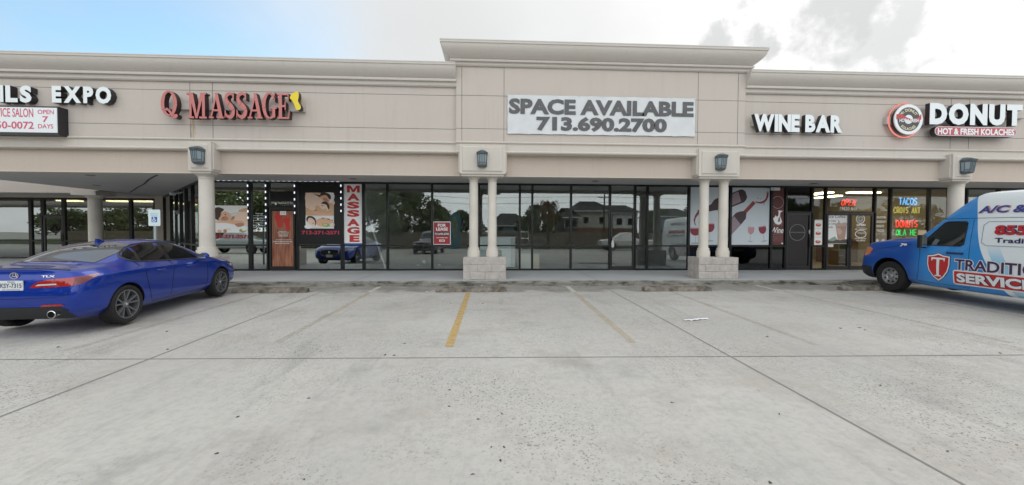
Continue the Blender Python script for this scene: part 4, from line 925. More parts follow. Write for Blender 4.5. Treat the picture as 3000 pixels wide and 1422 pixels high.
# wine prints
WINE = mat('print_wine', (.26, .035, .055), rough=.5); BOT_ = mat('print_bottle', (.065, .035, .045), rough=.5); LAB = mat('print_label', (.34, .26, .30), rough=.5); GLS = mat('print_glass_grey', (.42, .45, .47), rough=.5); NECK = mat('print_foil', (.28, .05, .04), rough=.5); PMIST = mat('print_pale_blue', (.62, .69, .73), rough=.5)
def glass_shape(t, Y, x, y, w, h, tilt=0, m=WINE):
    """wine glass, photo px: x,y foot centre, w bowl width, h height"""
    P0 = at(x, y, Y); s = (at(x+1, y, Y)[0]-P0[0]); c, q = math.cos(tilt), math.sin(tilt)
    f = lambda u, v: (P0[0]+(u*c+v*q)*s, Y, P0[1]+(-u*q+v*c)*s)
    def poly(nm, pts, mm, dy): MB().add([(a, Y-dy, c_) for a, _, c_ in [f(u, v) for u, v in pts]], [tuple(range(len(pts)))]).build(nm, mm, t)
    poly('stem', [(-.7,0),(.7,0),(.7,h*.5),(-.7,h*.5)], GLS, .002); poly('foot', [(-w*.42*math.cos(a), w*.09*math.sin(a)) for a in [2*math.pi*i/16 for i in range(16)]], GLS, .0022)
    bowl = [(w*.5*math.cos(a), h*.80+h*.32*math.sin(a)) for a in [math.pi+math.pi*i/12 for i in range(13)]]
    poly('bowl', [(-w*.46, h)]+bowl+[(w*.46, h)], m, .0026)
    poly('rim', [(-w*.46, h*1.0), (w*.46, h*1.0), (w*.44, h*.93), (-w*.44, h*.93)], mat('print_rim', (.55, .42, .44)), .003)
def px_poly(t, nm, pts, m, Y, dy, sm=0):
    if sm: pts = smoothpts(pts+[pts[0]], sm)[:-1]
    P = [at(x, y, Y) for x, y in pts]
    MB().add([(a, Y-dy, c) for a, c in P], [tuple(range(len(P)))]).build(nm, m, t)
t, b = panel('window_print', 'pale print of a pouring wine bottle and two glasses behind the twin columns', 'window print', (2020.5, 548, 2134, 718), PMIST, YO)
px_poly(t, 'bottle', [(2043,617),(2047,628),(2060,624),(2078,620),(2102,616),(2134,605),(2134,550),(2108,578),(2092,586),(2084,598),(2070,606)], BOT_, YO, .002)
px_poly(t, 'label', [(2134,553),(2108,575),(2106,612),(2134,604)], LAB, YO, .003)
px_poly(t, 'lower_bottle', [(2103,684),(2112,672),(2134,640),(2134,696),(2118,698)], BOT_, YO, .002)
px_poly(t, 'splash', [(2043,620),(2036,632),(2032,645),(2035,658),(2039,662),(2036,650),(2038,640),(2045,630),(2048,627)], WINE, YO, .002)
glass_shape(t, YO, 2037, 713, 31, 45); glass_shape(t, YO, 2079, 706, 27, 51)
t, b = panel('window_print', 'pale print of two dark bottles with splashing wine and small glasses', 'window print', (2141, 550.5, 2253.5, 718), PMIST, YO)
px_poly(t, 'bottle', [(2142,608),(2180,593),(2186,586),(2189,578),(2184,562),(2176,555.5),(2168,556),(2142,567)], BOT_, YO, .002)
px_poly(t, 'label', [(2142,570),(2163,561),(2171,591),(2142,604)], LAB, YO, .003)
px_poly(t, 'lower_bottle', [(2142,689),(2142,640),(2150,631),(2156,624),(2168,620),(2178,619),(2206,589),(2214,596),(2187,625),(2185,641),(2172,657)], BOT_, YO, .002)
px_poly(t, 'label', [(2142,641),(2151,634),(2170,658),(2142,688)], LAB, YO, .003)
px_poly(t, 'foil', [(2178,619),(2206,589),(2214,596),(2187,625)], NECK, YO, .004)
px_poly(t, 'splash', [(2212,590),(2222,592),(2234,590),(2243,582),(2246,570),(2250,560),(2252,572),(2247,586),(2238,595),(2226,597),(2214,594)], WINE, YO, .002, 2)
for x, y, r in ((2220,581,1.5),(2227,584,1.2),(2238,598,1.6),(2245,566,1.4),(2247,562,1),(2232,581,1)): px_poly(t, 'drop', [(x+r*math.cos(a), y+r*math.sin(a)) for a in [2*math.pi*i/8 for i in range(8)]], WINE, YO, .0025)
glass_shape(t, YO, 2197.5, 708, 19, 42, .06, mat('print_rose_wine', (.55, .30, .32))); glass_shape(t, YO, 2239, 707, 22, 44, -.18)
t, b = panel('window_print', 'narrow dark red print with a white bird playing a saxophone', 'window print', (2261, 549, 2296.5, 718), mat('print_burgundy', (.13, .035, .035), rough=.5), YO)
cc = at(2278.5, 593.5, YO); rw = at(2296, 593, YO)[0]-cc[0]; mb = MB(); ring(mb, cc[0], cc[1], rw*.93, rw, YO-.003, YO-.001, 40); mb.build('circle', mat('print_tan_line', (.50, .36, .30)), t)
px_poly(t, 'bird', [(2267,648),(2265,640),(2270,636),(2272,631),(2276,636),(2280,632),(2281,622),(2279,618),(2283,616.5),(2289,618),(2295,617.5),(2290,621),(2286,624),(2285,634),(2288,640),(2291,650),(2288,656),(2282,659),(2276,658),(2270,654)], PWHITE, YO, .002)
px_poly(t, 'saxophone', [(2281,640),(2284,634),(2285,645),(2283,651),(2279,650),(2280,645)], mat('print_sax', (.12, .05, .05)), YO, .003)
txt('lettering', 'JAZZ', rect(2260.5, 652, 2295.5, 664, YO), YO-.0012, mat('print_jazz', (.30, .15, .15)), t, 0, -.005)
txt('lettering', 'Wine', rect(2260, 666, 2295, 684, YO), YO-.004, PWHITE, t, 0, .012, shear=.25)
for i, s in enumerate(('Wine Tasting', 'Private Events', 'Live Music & Parties', 'Wine & Lounge')): txt('lettering', s, rect(2264, 686.5+6*i, 2294, 690+6*i, YO), YO-.0012, mat('print_jazz', (.3, .15, .15)), t, 0, .01)
px_poly(t, 'cup', [(2288,712),(2295,712),(2291.5,717)], PWHITE, YO, .002)
tt = thing('flood_light', 'small white twin emergency light over the saxophone bird print', 'light', (at(2275, 553, YG-.1)[0], YG-.1, 2.9))
bb = rect(2262, 549, 2287, 558, YG-.14); MB().bevbox(bb[0], bb[1], YG-.14, YG-.061, bb[2], bb[3], .025).build('housing', M_WHITE, tt); MB().lathe([(.04, YG-.155), (.05, YG-.13)], bb[0]+.06, (bb[2]+bb[3])/2, 16, 'y').build('lens', PMIST, tt)
# wine bar door decal and black door film
t, b = panel('door_film', 'dark brown film with a thin circle covering the wine bar door', 'window film', (2309, 629, 2366.5, 782), mat('door_film_brown', (.022, .018, .020), rough=.25), YD, .003)
cc = at(2336, 681.5, YD); rw = at(2359, 681, YD)[0]-cc[0]; mb = MB(); ring(mb, cc[0], cc[1], rw*.96, rw, YD-.003, YD-.001, 48); mb.build('circle', mat('print_grey_line', (.33, .31, .30)), t)
txt('lettering', 'the house of wine & jazz', rect(2315, 679, 2357.5, 684, YD), YD-.002, mat('print_grey_line', (.33, .31, .30)), t, 0, .01)
tt = thing('push_sticker', 'tiny white push sticker on the wine bar door stile', 'decal', (at(2371, 678, YG)[0], YG-.046, 1.4)); txt('lettering', 'PUSH', rect(2369.3, 674, 2373.3, 686, YG-.046), YG-.048, M_WHITE, tt, 0, .02)
# donut shop posters
t, b = panel('poster', 'narrow poster of three cake photos in the pane beside the donut door', 'poster', (2386, 644.5, 2409, 718), PWHITE, YO)
for i in range(3):
    c0 = .84-.335*i
    shape('plate', ell(.48, c0-.09, .40, .045), b, YO-.001, PAPER, t, 0); shape('cake', ell(.48, c0-.04, .34, .065), b, YO-.0018, mat('print_cherry', (.55, .07, .06)), t, 0); shape('cream', ell(.50, c0-.01, .22, .03), b, YO-.0026, mat('print_cream', (.80, .55, .45)), t, 0)
    shape('rule', [(.02, c0+.135), (.98, c0+.135), (.98, c0+.145), (.02, c0+.145)], b, YO-.0012, SKIN2, t, 0)
t, b = panel('coffee_poster', 'white iced coffee poster with a tall plastic cup on the left donut door leaf', 'poster', (2424.5, 628, 2482.5, 715), PWHITE, YD, .003)
txt('lettering', 'Ice Coffee', rect(2430, 630.5, 2476.5, 639.5, YD), YD-.0012, mat('print_coffee_grey', (.14, .12, .12)), t, 0, .005)
for s, y in (('Ice Coffee', 645), ('Ice Coffee', 653.5), ('Vanilla', 663.5)): txt('lettering', s, rect(2425.5, y, 2449 if s != 'Vanilla' else 2440, y+5, YD), YD-.0012, mat('print_coffee_grey', (.14, .12, .12)), t, 0, .01)
px_poly(t, 'cup', [(2448,657),(2481,655),(2475,703),(2454,703)], mat('print_iced_coffee', (.50, .33, .26)), YD, .0016); px_poly(t, 'foam', [(2448,657),(2456,652),(2466,655),(2474,652),(2481,655),(2480,662),(2449,664)], mat('print_foam', (.62, .44, .38)), YD, .0024, 2)
px_poly(t, 'straw', [(2455,645),(2457.5,645),(2461,658),(2458.5,658)], GLS, YD, .0030)
px_poly(t, 'ice', [(2452,668),(2462,670),(2468,680),(2460,690),(2453,684)], mat('print_ice', (.66, .48, .40)), YD, .0030); px_poly(t, 'beans', [(2425,714),(2425,703),(2440,700),(2460,704),(2482,701),(2482,714)], mat('print_beans', (.10, .085, .075)), YD, .0034); px_poly(t, 'mint', [(2426,705),(2434,699),(2446,693),(2452,702),(2440,707)], mat('print_mint', (.30, .42, .33)), YD, .0040)
b_ = rect(2424.5, 716, 2441.5, 724, YD); shape('notice', [(0,0),(1,0),(1,1),(0,1)], b_, YD-.0012, PAPER, t, 0)
tt = thing('door_decal', 'white opening hours and emblem lettering on the right donut door leaf', 'decal', (at(2521, 670, YD)[0], YD, 1.2))
cc = at(2521, 642, YD); rw = at(2534, 642, YD)[0]-cc[0]
mb = MB(); ring(mb, cc[0], cc[1], rw*.84, rw, YD-.003, YD-.001, 32); mb.build('emblem_ring', PWHITE, tt)
mb = MB(); ring(mb, cc[0], cc[1], rw*.25, rw*.62, YD-.003, YD-.001, 32); mb.build('emblem_donut', mat('print_grey_white', (.45, .45, .45)), tt)
for s, x0, y0, x1, y1, bo in (('OPEN', 2509, 656, 2535.5, 663, .05), ('Welcome To', 2509.5, 665.5, 2534, 668.5, .01), ('Mr. DONUT', 2505, 670, 2539, 674.5, .04), ('MON-SAT 5AM-2PM', 2513, 680.5, 2533, 683, .02), ('SUN 5AM-1PM', 2513, 684, 2533, 686.5, .02), ('TEL 281-328-7777', 2504, 698, 2538, 701.5, .03), ('832-789-47', 2509, 704, 2535, 707.5, .03)):
    txt('lettering', s, rect(x0, y0, x1, y1, YD), YD-.0012, PWHITE, tt, 0, bo)
cc = at(2521.5, 686, YD); mb = MB(); vs = []
for i in range(32):
    a = 2*math.pi*i/32; sx, sz = rw*1.28*math.cos(a), rw*.86*math.sin(a); vs += [(cc[0]+sx, YD-.002, cc[1]+sz), (cc[0]+sx*.88, YD-.002, cc[1]+sz*.85)]
mb.add(vs, [(2*i, (2*i+2)%64, (2*i+3)%64, 2*i+1) for i in range(32)]); mb.build('oval_frame', PWHITE, tt)
tt = thing('number_decal', 'white street number lettering over the donut shop doors', 'decal', (at(2486, 610, YO)[0], YO, 2.2)); txt('lettering', '19620 #15', rect(2461, 606, 2511, 618, YO), YO, PWHITE, tt, 0, .02)
tt = thing('menu_decal', 'white menu word lettering on the narrow pane right of the donut doors', 'decal', (at(2580, 670, YO)[0], YO, 1.4))
for s, y in (('KOLACHES', 633.5), ('CROISSANT', 646.5), ('DONUTS', 659.5), ('TACOS', 672.5)): txt('lettering', s, rect(2565.5 if s[0] in 'KC' else 2568, y, 2596 if s[0] in 'KC' else 2590, y+7, YO), YO, PWHITE, tt, 0, .03)
for px in (2569, 2587.5, 2620, 2643, 2668, 2692):
    o = thing('round_decal', 'white round donut emblem decal low on the donut shop panes', 'decal', (at(px, 705, YO)[0], YO, at(px, 705, YO)[1]), 0, 'round emblem decals along the donut shop glass')
    cc = at(px, 706, YO); mb = MB(); ring(mb, cc[0], cc[1], .055, .07, YO-.002, YO, 24); mb.build('outer_ring', PWHITE, o); mb = MB(); ring(mb, cc[0], cc[1], .015, .04, YO-.002, YO, 24); mb.build('inner_ring', PWHITE, o)
# neon words: letters as bent tubes
NG = {'O': [[(.5,1),(.12,.8),(.05,.5),(.12,.2),(.5,0),(.88,.2),(.95,.5),(.88,.8),(.5,1)]], 'P': [[(.1,0),(.1,1),(.7,1),(.9,.78),(.7,.52),(.1,.5)]], 'E': [[(.9,1),(.1,1),(.1,0),(.9,0)], [(.1,.5),(.75,.5)]], 'N': [[(.1,0),(.1,1),(.9,0),(.9,1)]], 'T': [[(0,1),(1,1)], [(.5,1),(.5,0)]], 'A': [[(0,0),(.5,1),(1,0)], [(.2,.38),(.8,.38)]], 'C': [[(.92,.8),(.5,1),(.12,.8),(.05,.5),(.12,.2),(.5,0),(.92,.2)]], 'S': [[(.9,.85),(.5,1),(.12,.8),(.3,.56),(.7,.46),(.9,.22),(.5,0),(.08,.15)]], 'R': [[(.1,0),(.1,1),(.7,1),(.9,.78),(.7,.52),(.1,.5)], [(.5,.5),(.95,0)]], 'I': [[(.5,0),(.5,1)]], 'D': [[(.1,0),(.1,1),(.6,.98),(.92,.7),(.92,.3),(.6,.02),(.1,0)]], 'U': [[(.1,1),(.1,.25),(.5,0),(.9,.25),(.9,1)]], 'K': [[(.1,0),(.1,1)], [(.9,1),(.15,.45),(.95,0)]], 'L': [[(.1,1),(.1,0),(.85,0)]], 'H': [[(.1,0),(.1,1)], [(.9,0),(.9,1)], [(.1,.5),(.9,.5)]]}
def neon(word, px, m, label, unlit=(), double=False, slant=0, r=.016, murl=None):
    Y = YG+.05; x0, x1, z0, z1 = rect(*px, Y); t = thing('neon_sign', label, 'neon sign', ((x0+x1)/2, Y, z0)); n = len(word); w = (x1-x0)/(n-.22); cw = w*.78
    for i, ch in enumerate(word):
        mb = MB()
        for s in NG[ch]:
            for g in ((0,), (-.07, .07))[double]:
                P = [(x0+i*w+(u*cw)+v*slant*(z1-z0)+g*cw, Y, z0+v*(z1-z0)) for u, v in s]
                if ch in 'OCSUDPR' and len(s) > 4: P = smoothpts([p for p in P], 3)
                mb.tube(P, r, 5)
        mb.build('tube_letter', murl if i in unlit else m, t, smooth=60)
M_DEAD = mat('unlit_neon_glass', (.35, .36, .34), rough=.3)
neon('OPEN', (2464, 585, 2505, 602), M_NEON, 'red neon open sign over the donut doors', (), True, .25, .012)
neon('TACOS', (2634, 581, 2687, 600), emis('blue_neon', (.16, .5, 1.0), 1.3), 'blue neon word in the donut shop window, topmost of four', (), False)
neon('CROISSANT', (2618.5, 608, 2696, 625), emis('yellow_neon', (.85, .70, .15), .65), 'yellow neon word in the donut shop window, second of four', (5,), False, 0, .015, M_DEAD)
neon('DONUTS', (2625, 646, 2687.5, 666), M_NEON, 'red neon word in the donut shop window, third of four', (), True, 0, .011)
neon('KOLACHES', (2615, 673, 2695, 690), emis('green_neon', (.05, .85, .18), .95), 'green neon word in the donut shop window, lowest of four', (0, 4, 7), False, 0, .016, M_DEAD)
o = MB().box(*rect(2690, 675, 2714, 697, YO)[:2], YO, YO+.004, *rect(2690, 675, 2714, 697, YO)[2:]).build('notice_sheet', mat('buff_paper', (.62, .50, .30)), None); tag(o, 'buff paper notice beside the green neon word', 'notice')
# green and red neon on the slanted corner
t = thing('neon_sign', 'green neon panel in a red frame inside the slanted corner window', 'neon sign', (-11, 15.6, 1.6))
u0, u1 = -1.25, -.45; mb = MB(); mb.tube([(u0,YG+.06,1.55),(u0,YG+.06,2.45),(u1,YG+.06,2.45),(u1,YG+.06,1.55),(u0,YG+.06,1.55)], .02, 6); mb.build('frame_tube', M_NEON, t, MD)
mb = MB()
for i in range(9): mb.tube([(u0+.08+i*.08, YG+.07, 1.62), (u0+.08+i*.08, YG+.07, 2.38)], .022, 6)
mb.build('panel_tube', MATS['green_neon'], t, MD)
# LED strips round the massage windows
M_LED = emis('white_led', (.80, .86, 1.0), 1.25)
def led_strip(p0, p1, n, label, vert):
    t = thing('light_strip', label, 'light strip', ((p0[0]+p1[0])/2, YG-.075, p0[1]), 0, 'light strips round the massage shop panes')
    mb = MB(); e = .014
    mb.box(min(p0[0],p1[0])-e, max(p0[0],p1[0])+e, YG-.072, YG-.062, min(p0[1],p1[1])-e, max(p0[1],p1[1])+e); mb.build('track', M_LED if False else M_DARK, t)
    proto = None
    for i in range(n):
        f = (i+.5)/n; x, z = p0[0]+(p1[0]-p0[0])*f, p0[1]+(p1[1]-p0[1])*f
        if proto is None:
            m = MB()
            if vert: m.box(-.016, .016, -.012, 0, -.035, .035)
            else: m.box(-.045, .045, -.012, 0, -.013, .013)
            proto = m.build('led_lamp', M_LED, t, local=True); c = proto
        else: c = proto.copy(); COL.objects.link(c); c.parent = t
        c.location = Vector((x, YG-.073, z))-t.location
zt3 = at(800, 531, YG)[1]
led_strip((gx(622), zt3), (gx(1001), zt3), 24, 'row of white light dots along the head of the massage shopfront', False)
for px, y1, lab in ((731, 648, 'upright row of white light dots beside the resting man poster'), (783, 664, 'upright row of white light dots beside the price list pane'), (867, 634, 'upright row of white light dots right of the massage door'), (1002, 628, 'upright row of white light dots beside the tall stacked letter sign')):
    led_strip((gx(px), at(px, 536, YG)[1]), (gx(px), at(px, y1, YG)[1]), max(5, int((y1-536)/16.5)), lab, True)
# ------------------------------------------------------------------ vehicles
def cage(stations, creases=None):
    """closed hull from half sections: each station is (x, [(dx, y, z) ...]) from the keel up to the roof centre"""
    vs, fs = [], []; k = len(stations[0][1]); ring_n = 2*k-2
    for x, pts in stations:
        ring_ = [(x+p[0], p[1], p[2]) for p in pts] + [(x+p[0], -p[1], p[2]) for p in pts[-2:0:-1]]
        vs += ring_
    n = len(stations)
    for i in range(n-1):
        for j in range(ring_n):
            a, b = i*ring_n+j, i*ring_n+(j+1) % ring_n
            fs.append((a, b, b+ring_n, a+ring_n))
    for o, flip in ((0, 1), ((n-1)*ring_n, 0)):
        for j in range(k-1):
            a, b, c, d = o+j, o+j+1, o+(ring_n-j-1) % ring_n, o+(ring_n-j) % ring_n
            f = (a, b, c, d) if j not in (0, k-2) else ((a, b, c) if j == 0 else (a, b, d))
            f = tuple(dict.fromkeys(f)); fs.append(f[::-1] if flip else f)
    me = bpy.data.meshes.new('hull'); me.from_pydata(vs, [], fs)
    bm = bmesh.new(); bm.from_mesh(me); bmesh.ops.recalc_face_normals(bm, faces=bm.faces)
    if creases:
        cl = bm.edges.layers.float.new('crease_edge')
        for e in bm.edges:
            a, b = sorted(v.index for v in e.verts); ia, ja, ib, jb = a//ring_n, a % ring_n, b//ring_n, b % ring_n
            if ia != ib and ja == jb: e[cl] = creases.get(min(ja, ring_n-ja), 0)
            elif ia == ib and ia in (0, n-1): e[cl] = creases.get('end', 0)
            elif ia == ib and ('s', ia) in creases and 3 <= min(ja, ring_n-ja): e[cl] = creases[('s', ia)]
    bm.to_mesh(me); bm.free(); return me
def evaluated(me, sub=3, cutters=()):
    o = bpy.data.objects.new('tmp', me); COL.objects.link(o)
    md = o.modifiers.new('s', 'SUBSURF'); md.levels = md.render_levels = sub
    tmp = []
    for cme in cutters:
        c = bpy.data.objects.new('cut', cme); COL.objects.link(c); tmp.append(c); c.hide_render = True
        b = o.modifiers.new('b', 'BOOLEAN'); b.operation = 'DIFFERENCE'; b.object = c; b.solver = 'EXACT'; b.material_mode = 'TRANSFER'
    dg = bpy.context.evaluated_depsgraph_get(); dg.update()
    out = bpy.data.meshes.new_from_object(o.evaluated_get(dg), depsgraph=dg)
    for q in [o]+tmp: bpy.data.objects.remove(q)
    return out
def cyl_cutter(x, z, r, y0, y1, m):
    mb = MB(); mb.lathe([(r, y0), (r, y1)], x, z, 40, 'y'); me = bpy.data.meshes.new('c'); me.from_pydata(mb.v, [], mb.f); me.materials.append(m)
    bm = bmesh.new(); bm.from_mesh(me); bmesh.ops.recalc_face_normals(bm, faces=bm.faces); bm.to_mesh(me); bm.free(); return me
class Hull:
    """a vehicle hull that panels, glass and writing can be laid onto"""
    def __init__(s, root, stations, paint, wells, sub=3, name='body', sharp=32, creases=None):
        s.root = root; base = cage(stations, creases); base.materials.append(paint)
        smooth = evaluated(base, sub); s.tree = BVHTree.FromPolygons([v.co.copy() for v in smooth.vertices], [tuple(p.vertices) for p in smooth.polygons])
        base2 = cage(stations, creases); base2.materials.append(paint)
        cuts = []
        for x, z, r, yy in wells:
            for sg in (1, -1): cuts.append(cyl_cutter(x, z, r, *( (yy, 2.0) if sg > 0 else (-2.0, -yy)), M_DARK))
        me = evaluated(base2, sub, cuts); me.name = name
        s.body = link(name, me, root, sharp)
    def hit(s, o, d): return s.tree.ray_cast(Vector(o), Vector(d))
    def proj(s, kind, u, v, off):
        if kind == 'L': h = s.hit((u, 4, v), (0, -1, 0)); fb = Vector((u, .5, v))
        elif kind == 'R': h = s.hit((u, -4, v), (0, 1, 0)); fb = Vector((u, -.5, v))
        elif kind == 'T': h = s.hit((u, v, 5), (0, 0, -1)); fb = Vector((u, v, 1))
        elif kind == 'B': h = s.hit((-4, u, v), (1, 0, 0)); fb = Vector((0, u, v))
        elif kind == 'F': h = s.hit((12, u, v), (-1, 0, 0)); fb = Vector((5, u, v))
        elif kind[0] == 'D':   # diagonal: 'D', angle of travel
            a = R_(kind[1]); d = Vector((math.cos(a), math.sin(a), 0)); e = Vector((math.sin(a), -math.cos(a), 0)); org = kind[2]
            o = Vector((org[0], org[1], 0))+e*u-d*4; o.z = v; h = s.hit(o, d); fb = o+d*4
        if h[0] is None: return fb
        return h[0]+h[1]*off
    def patch(s, name, kind, poly, m, off=.004, step=.06, sm=0, parent=None, thick=.0):
        if sm: poly = smoothpts(list(poly)+[poly[0]], sm)[:-1]
        pts = [Vector(p) for p in poly]; x0, x1 = min(p.x for p in pts), max(p.x for p in pts); y0, y1 = min(p.y for p in pts), max(p.y for p in pts)
        fine = []
        for i in range(len(pts)):
            a, b = pts[i], pts[(i+1) % len(pts)]; n = max(1, int((b-a).length/step))
            fine += [a.lerp(b, k/n) for k in range(n)]
        nb = len(fine); inner = []
        def inside(p):
            c = False
            for i in range(nb):
                a, b = fine[i], fine[(i+1) % nb]
                if (a.y > p.y) != (b.y > p.y) and p.x < (b.x-a.x)*(p.y-a.y)/(b.y-a.y)+a.x: c = not c
            return c
        yv = y0+step/2
        while yv < y1:
            xv = x0+step/2
            while xv < x1:
                p = Vector((xv, yv))
                if inside(p) and min((p-q).length for q in fine) > step*.4: inner.append(p)
                xv += step
            yv += step
        r = geometry.delaunay_2d_cdt(fine+inner, [], [list(range(nb))], 1, 1e-6)
        V = [s.proj(kind, p.x, p.y, off) for p in r[0]]
        me = bpy.data.meshes.new(name); me.from_pydata([tuple(v) for v in V], [], [tuple(f) for f in r[2]]); me.materials.append(m)
        return link(name, me, parent or s.root, 40)
    def line(s, name, kind, pts, r, m, off=0., n=6, closed=False, parent=None, step=.06, sm=0):
        if sm: pts = smoothpts(list(pts)+([pts[0]] if closed else []), sm)
        elif closed: pts = list(pts)+[pts[0]]
        P = []
        for a, b in zip(pts, pts[1:]):
            a, b = Vector(a), Vector(b); k = max(1, int((b-a).length/step)); P += [a.lerp(b, i/k) for i in range(k)]
        P.append(Vector(pts[-1])); V = [s.proj(kind, p.x, p.y, off) for p in P]
        mb = MB(); mb.tube(V, r, n); o = mb.build(name, m, parent or s.root, local=True, smooth=60); return o
    def text(s, name, kind, body, box, m, off=.006, bold=.02, flip=False, shear=0, parent=None):
        """box (u0,u1,v0,v1); flip: writing runs towards smaller u"""
        vs, fs = text_mesh(body, bold, 0, 3, 1, shear); x0, x1 = min(v.x for v in vs), max(v.x for v in vs); y0, y1 = min(v.y for v in vs), max(v.y for v in vs)
        u0, u1, w0, w1 = box; V = []
        for v in vs:
            t = (v.x-x0)/(x1-x0); u = u1+(u0-u1)*t if flip else u0+(u1-u0)*t
            V.append(tuple(s.proj(kind, u, w0+(v.y-y0)/(y1-y0)*(w1-w0), off)))
        me = bpy.data.meshes.new(name); me.from_pydata(V, [], [f for f, _ in fs]); me.materials.append(m); return link(name, me, parent or s.root)
def wheel(root, x, y, z, r, w, rimr, side, spokes='alloy'):
    """tyre with rim, hub; side +1 left, -1 right"""
    t = bpy.data.objects.new('wheel', None); COL.objects.link(t); t.parent = root; t.location = (x, y, z); t.empty_display_size = .1
    rim = rimr; o = side
    tw = w/2
    pr = [(rim*.98, -tw*.8), (rim*1.04, -tw*.95), ((r+rim)/2, -tw*1.02), (r*.965, -tw*.92), (r, -tw*.70), (r, -tw*.25), (r*.992, -tw*.22), (r*.992, -tw*.18), (r, -tw*.15), (r, tw*.15), (r*.992, tw*.18), (r*.992, tw*.22), (r, tw*.25), (r, tw*.70), (r*.965, tw*.92), ((r+rim)/2, tw*1.02), (rim*1.04, tw*.95), (rim*.98, tw*.8)]
    MB().lathe(pr, 0, 0, 48, 'y', caps=False).build('tyre', M_RUB, t, local=True, smooth=35)
    if spokes == 'alloy':
        mr = mat('grey_alloy', (.20, .205, .22), rough=.35, metal=.55)
        mb = MB(); mb.lathe([(rim*.99, o*tw*.80), (rim*.97, o*tw*.93), (rim*.91, o*tw*.90), (rim*.89, o*tw*.5), (rim*.88, -o*tw*.6)], 0, 0, 48, 'y', caps=False)
        MB().lathe([(rim*.60, o*tw*.05), (rim*.60, o*tw*.10), (0.01, o*tw*.10)], 0, 0, 32, 'y', caps=False).build('brake_disc', mat('brake_disc', (.12, .12, .12), rough=.4, metal=.8), t, local=True)
        for i in range(5):
            for dd in (-.20, .20):
                a = 2*math.pi*i/5+.3; a1 = a+dd*.55; a2 = a+dd*1.25; c1, s1, c2, s2 = math.cos(a1), math.sin(a1), math.cos(a2), math.sin(a2)
                p0 = Vector((rim*.17*c1, 0, rim*.17*s1)); p1 = Vector((rim*.93*c2, 0, rim*.93*s2)); d = (p1-p0).normalized(); nn = Vector((-d.z, 0, d.x))
                w0, w1 = rim*.055, rim*.075; yf0, yf1, yb = o*tw*.62, o*tw*.86, o*tw*.45
                vs = [(p0-nn*w0)+Vector((0,yb,0)), (p0+nn*w0)+Vector((0,yb,0)), (p1+nn*w1)+Vector((0,yb,0)), (p1-nn*w1)+Vector((0,yb,0)), (p0-nn*w0*.7)+Vector((0,yf0,0)), (p0+nn*w0*.7)+Vector((0,yf0,0)), (p1+nn*w1*.6)+Vector((0,yf1,0)), (p1-nn*w1*.6)+Vector((0,yf1,0))]
                mb.add(vs, [(0,1,2,3),(4,7,6,5),(0,4,5,1),(1,5,6,2),(2,6,7,3),(3,7,4,0)])
        mb.build('rim', mr, t, local=True, smooth=30)
        MB().lathe([(rim*.26, o*tw*.40), (rim*.24, o*tw*.66), (rim*.16, o*tw*.72), (rim*.15, o*tw*.76), (.004, o*tw*.78)], 0, 0, 24, 'y', caps=False).build('hub', mr, t, local=True, smooth=40)
        MB().lathe([(rim*.10, o*tw*.775), (rim*.09, o*tw*.80), (.003, o*tw*.80)], 0, 0, 20, 'y', caps=False).build('hub_cap', M_CHROME, t, local=True)
    else:
        ms = mat('steel_wheel', (.42, .43, .44), rough=.35, metal=.85)
        k = 48; mb = MB(); mb.lathe([(rim*.99, o*tw*.80), (rim*.97, o*tw*.90), (rim*.90, o*tw*.86), (rim*.86, o*tw*.55), (rim*.70, o*tw*.62), (rim*.52, o*tw*.72), (rim*.44, o*tw*.60), (rim*.34, o*tw*.62), (rim*.30, o*tw*.86), (rim*.22, o*tw*.95), (.004, o*tw*.96)], 0, 0, k, 'y', caps=False); hb = mb
        for i in range(8):
            a = 2*math.pi*(i+.5)/8; c, s = math.cos(a), math.sin(a)
            hb.lathe([(rim*.115, o*tw*.60), (rim*.115, o*tw*.705), (.003, o*tw*.705)], rim*.68*c, rim*.68*s, 12, 'y', mi=1, caps=False)
        for i in range(8):
            a = 2*math.pi*i/8; hb.lathe([(rim*.045, o*tw*.60), (rim*.045, o*tw*.76), (.003, o*tw*.78)], rim*.40*math.cos(a), rim*.40*math.sin(a), 8, 'y', caps=False)
        hb.build('rim', [ms, M_DARK], t, local=True, smooth=40)
    return t
M_TINT = mat('tinted_car_glass', (.006, .007, .008), rough=.02, spec=.22)
M_TINT2 = mat('clear_car_glass', (.018, .022, .024), rough=.02, spec=.8)
M_LAMPR = mat('red_lamp_lens', (.42, .012, .015), rough=.08, coat=1, var=.35, vscale=22); M_LAMPD = mat('dark_red_lens', (.14, .006, .01), rough=.08, coat=1); M_LAMPC = mat('clear_lamp_lens', (.55, .57, .58), rough=.08, coat=1)
M_AMB = mat('amber_lamp_lens', (.60, .17, .05), rough=.12, coat=1)
M_GAP = mat('panel_gap', (.004, .004, .006), rough=.8)
M_PLATE = mat('number_plate_white', (.72, .76, .78), rough=.4); M_INK = mat('plate_ink', (.05, .06, .12), rough=.5)

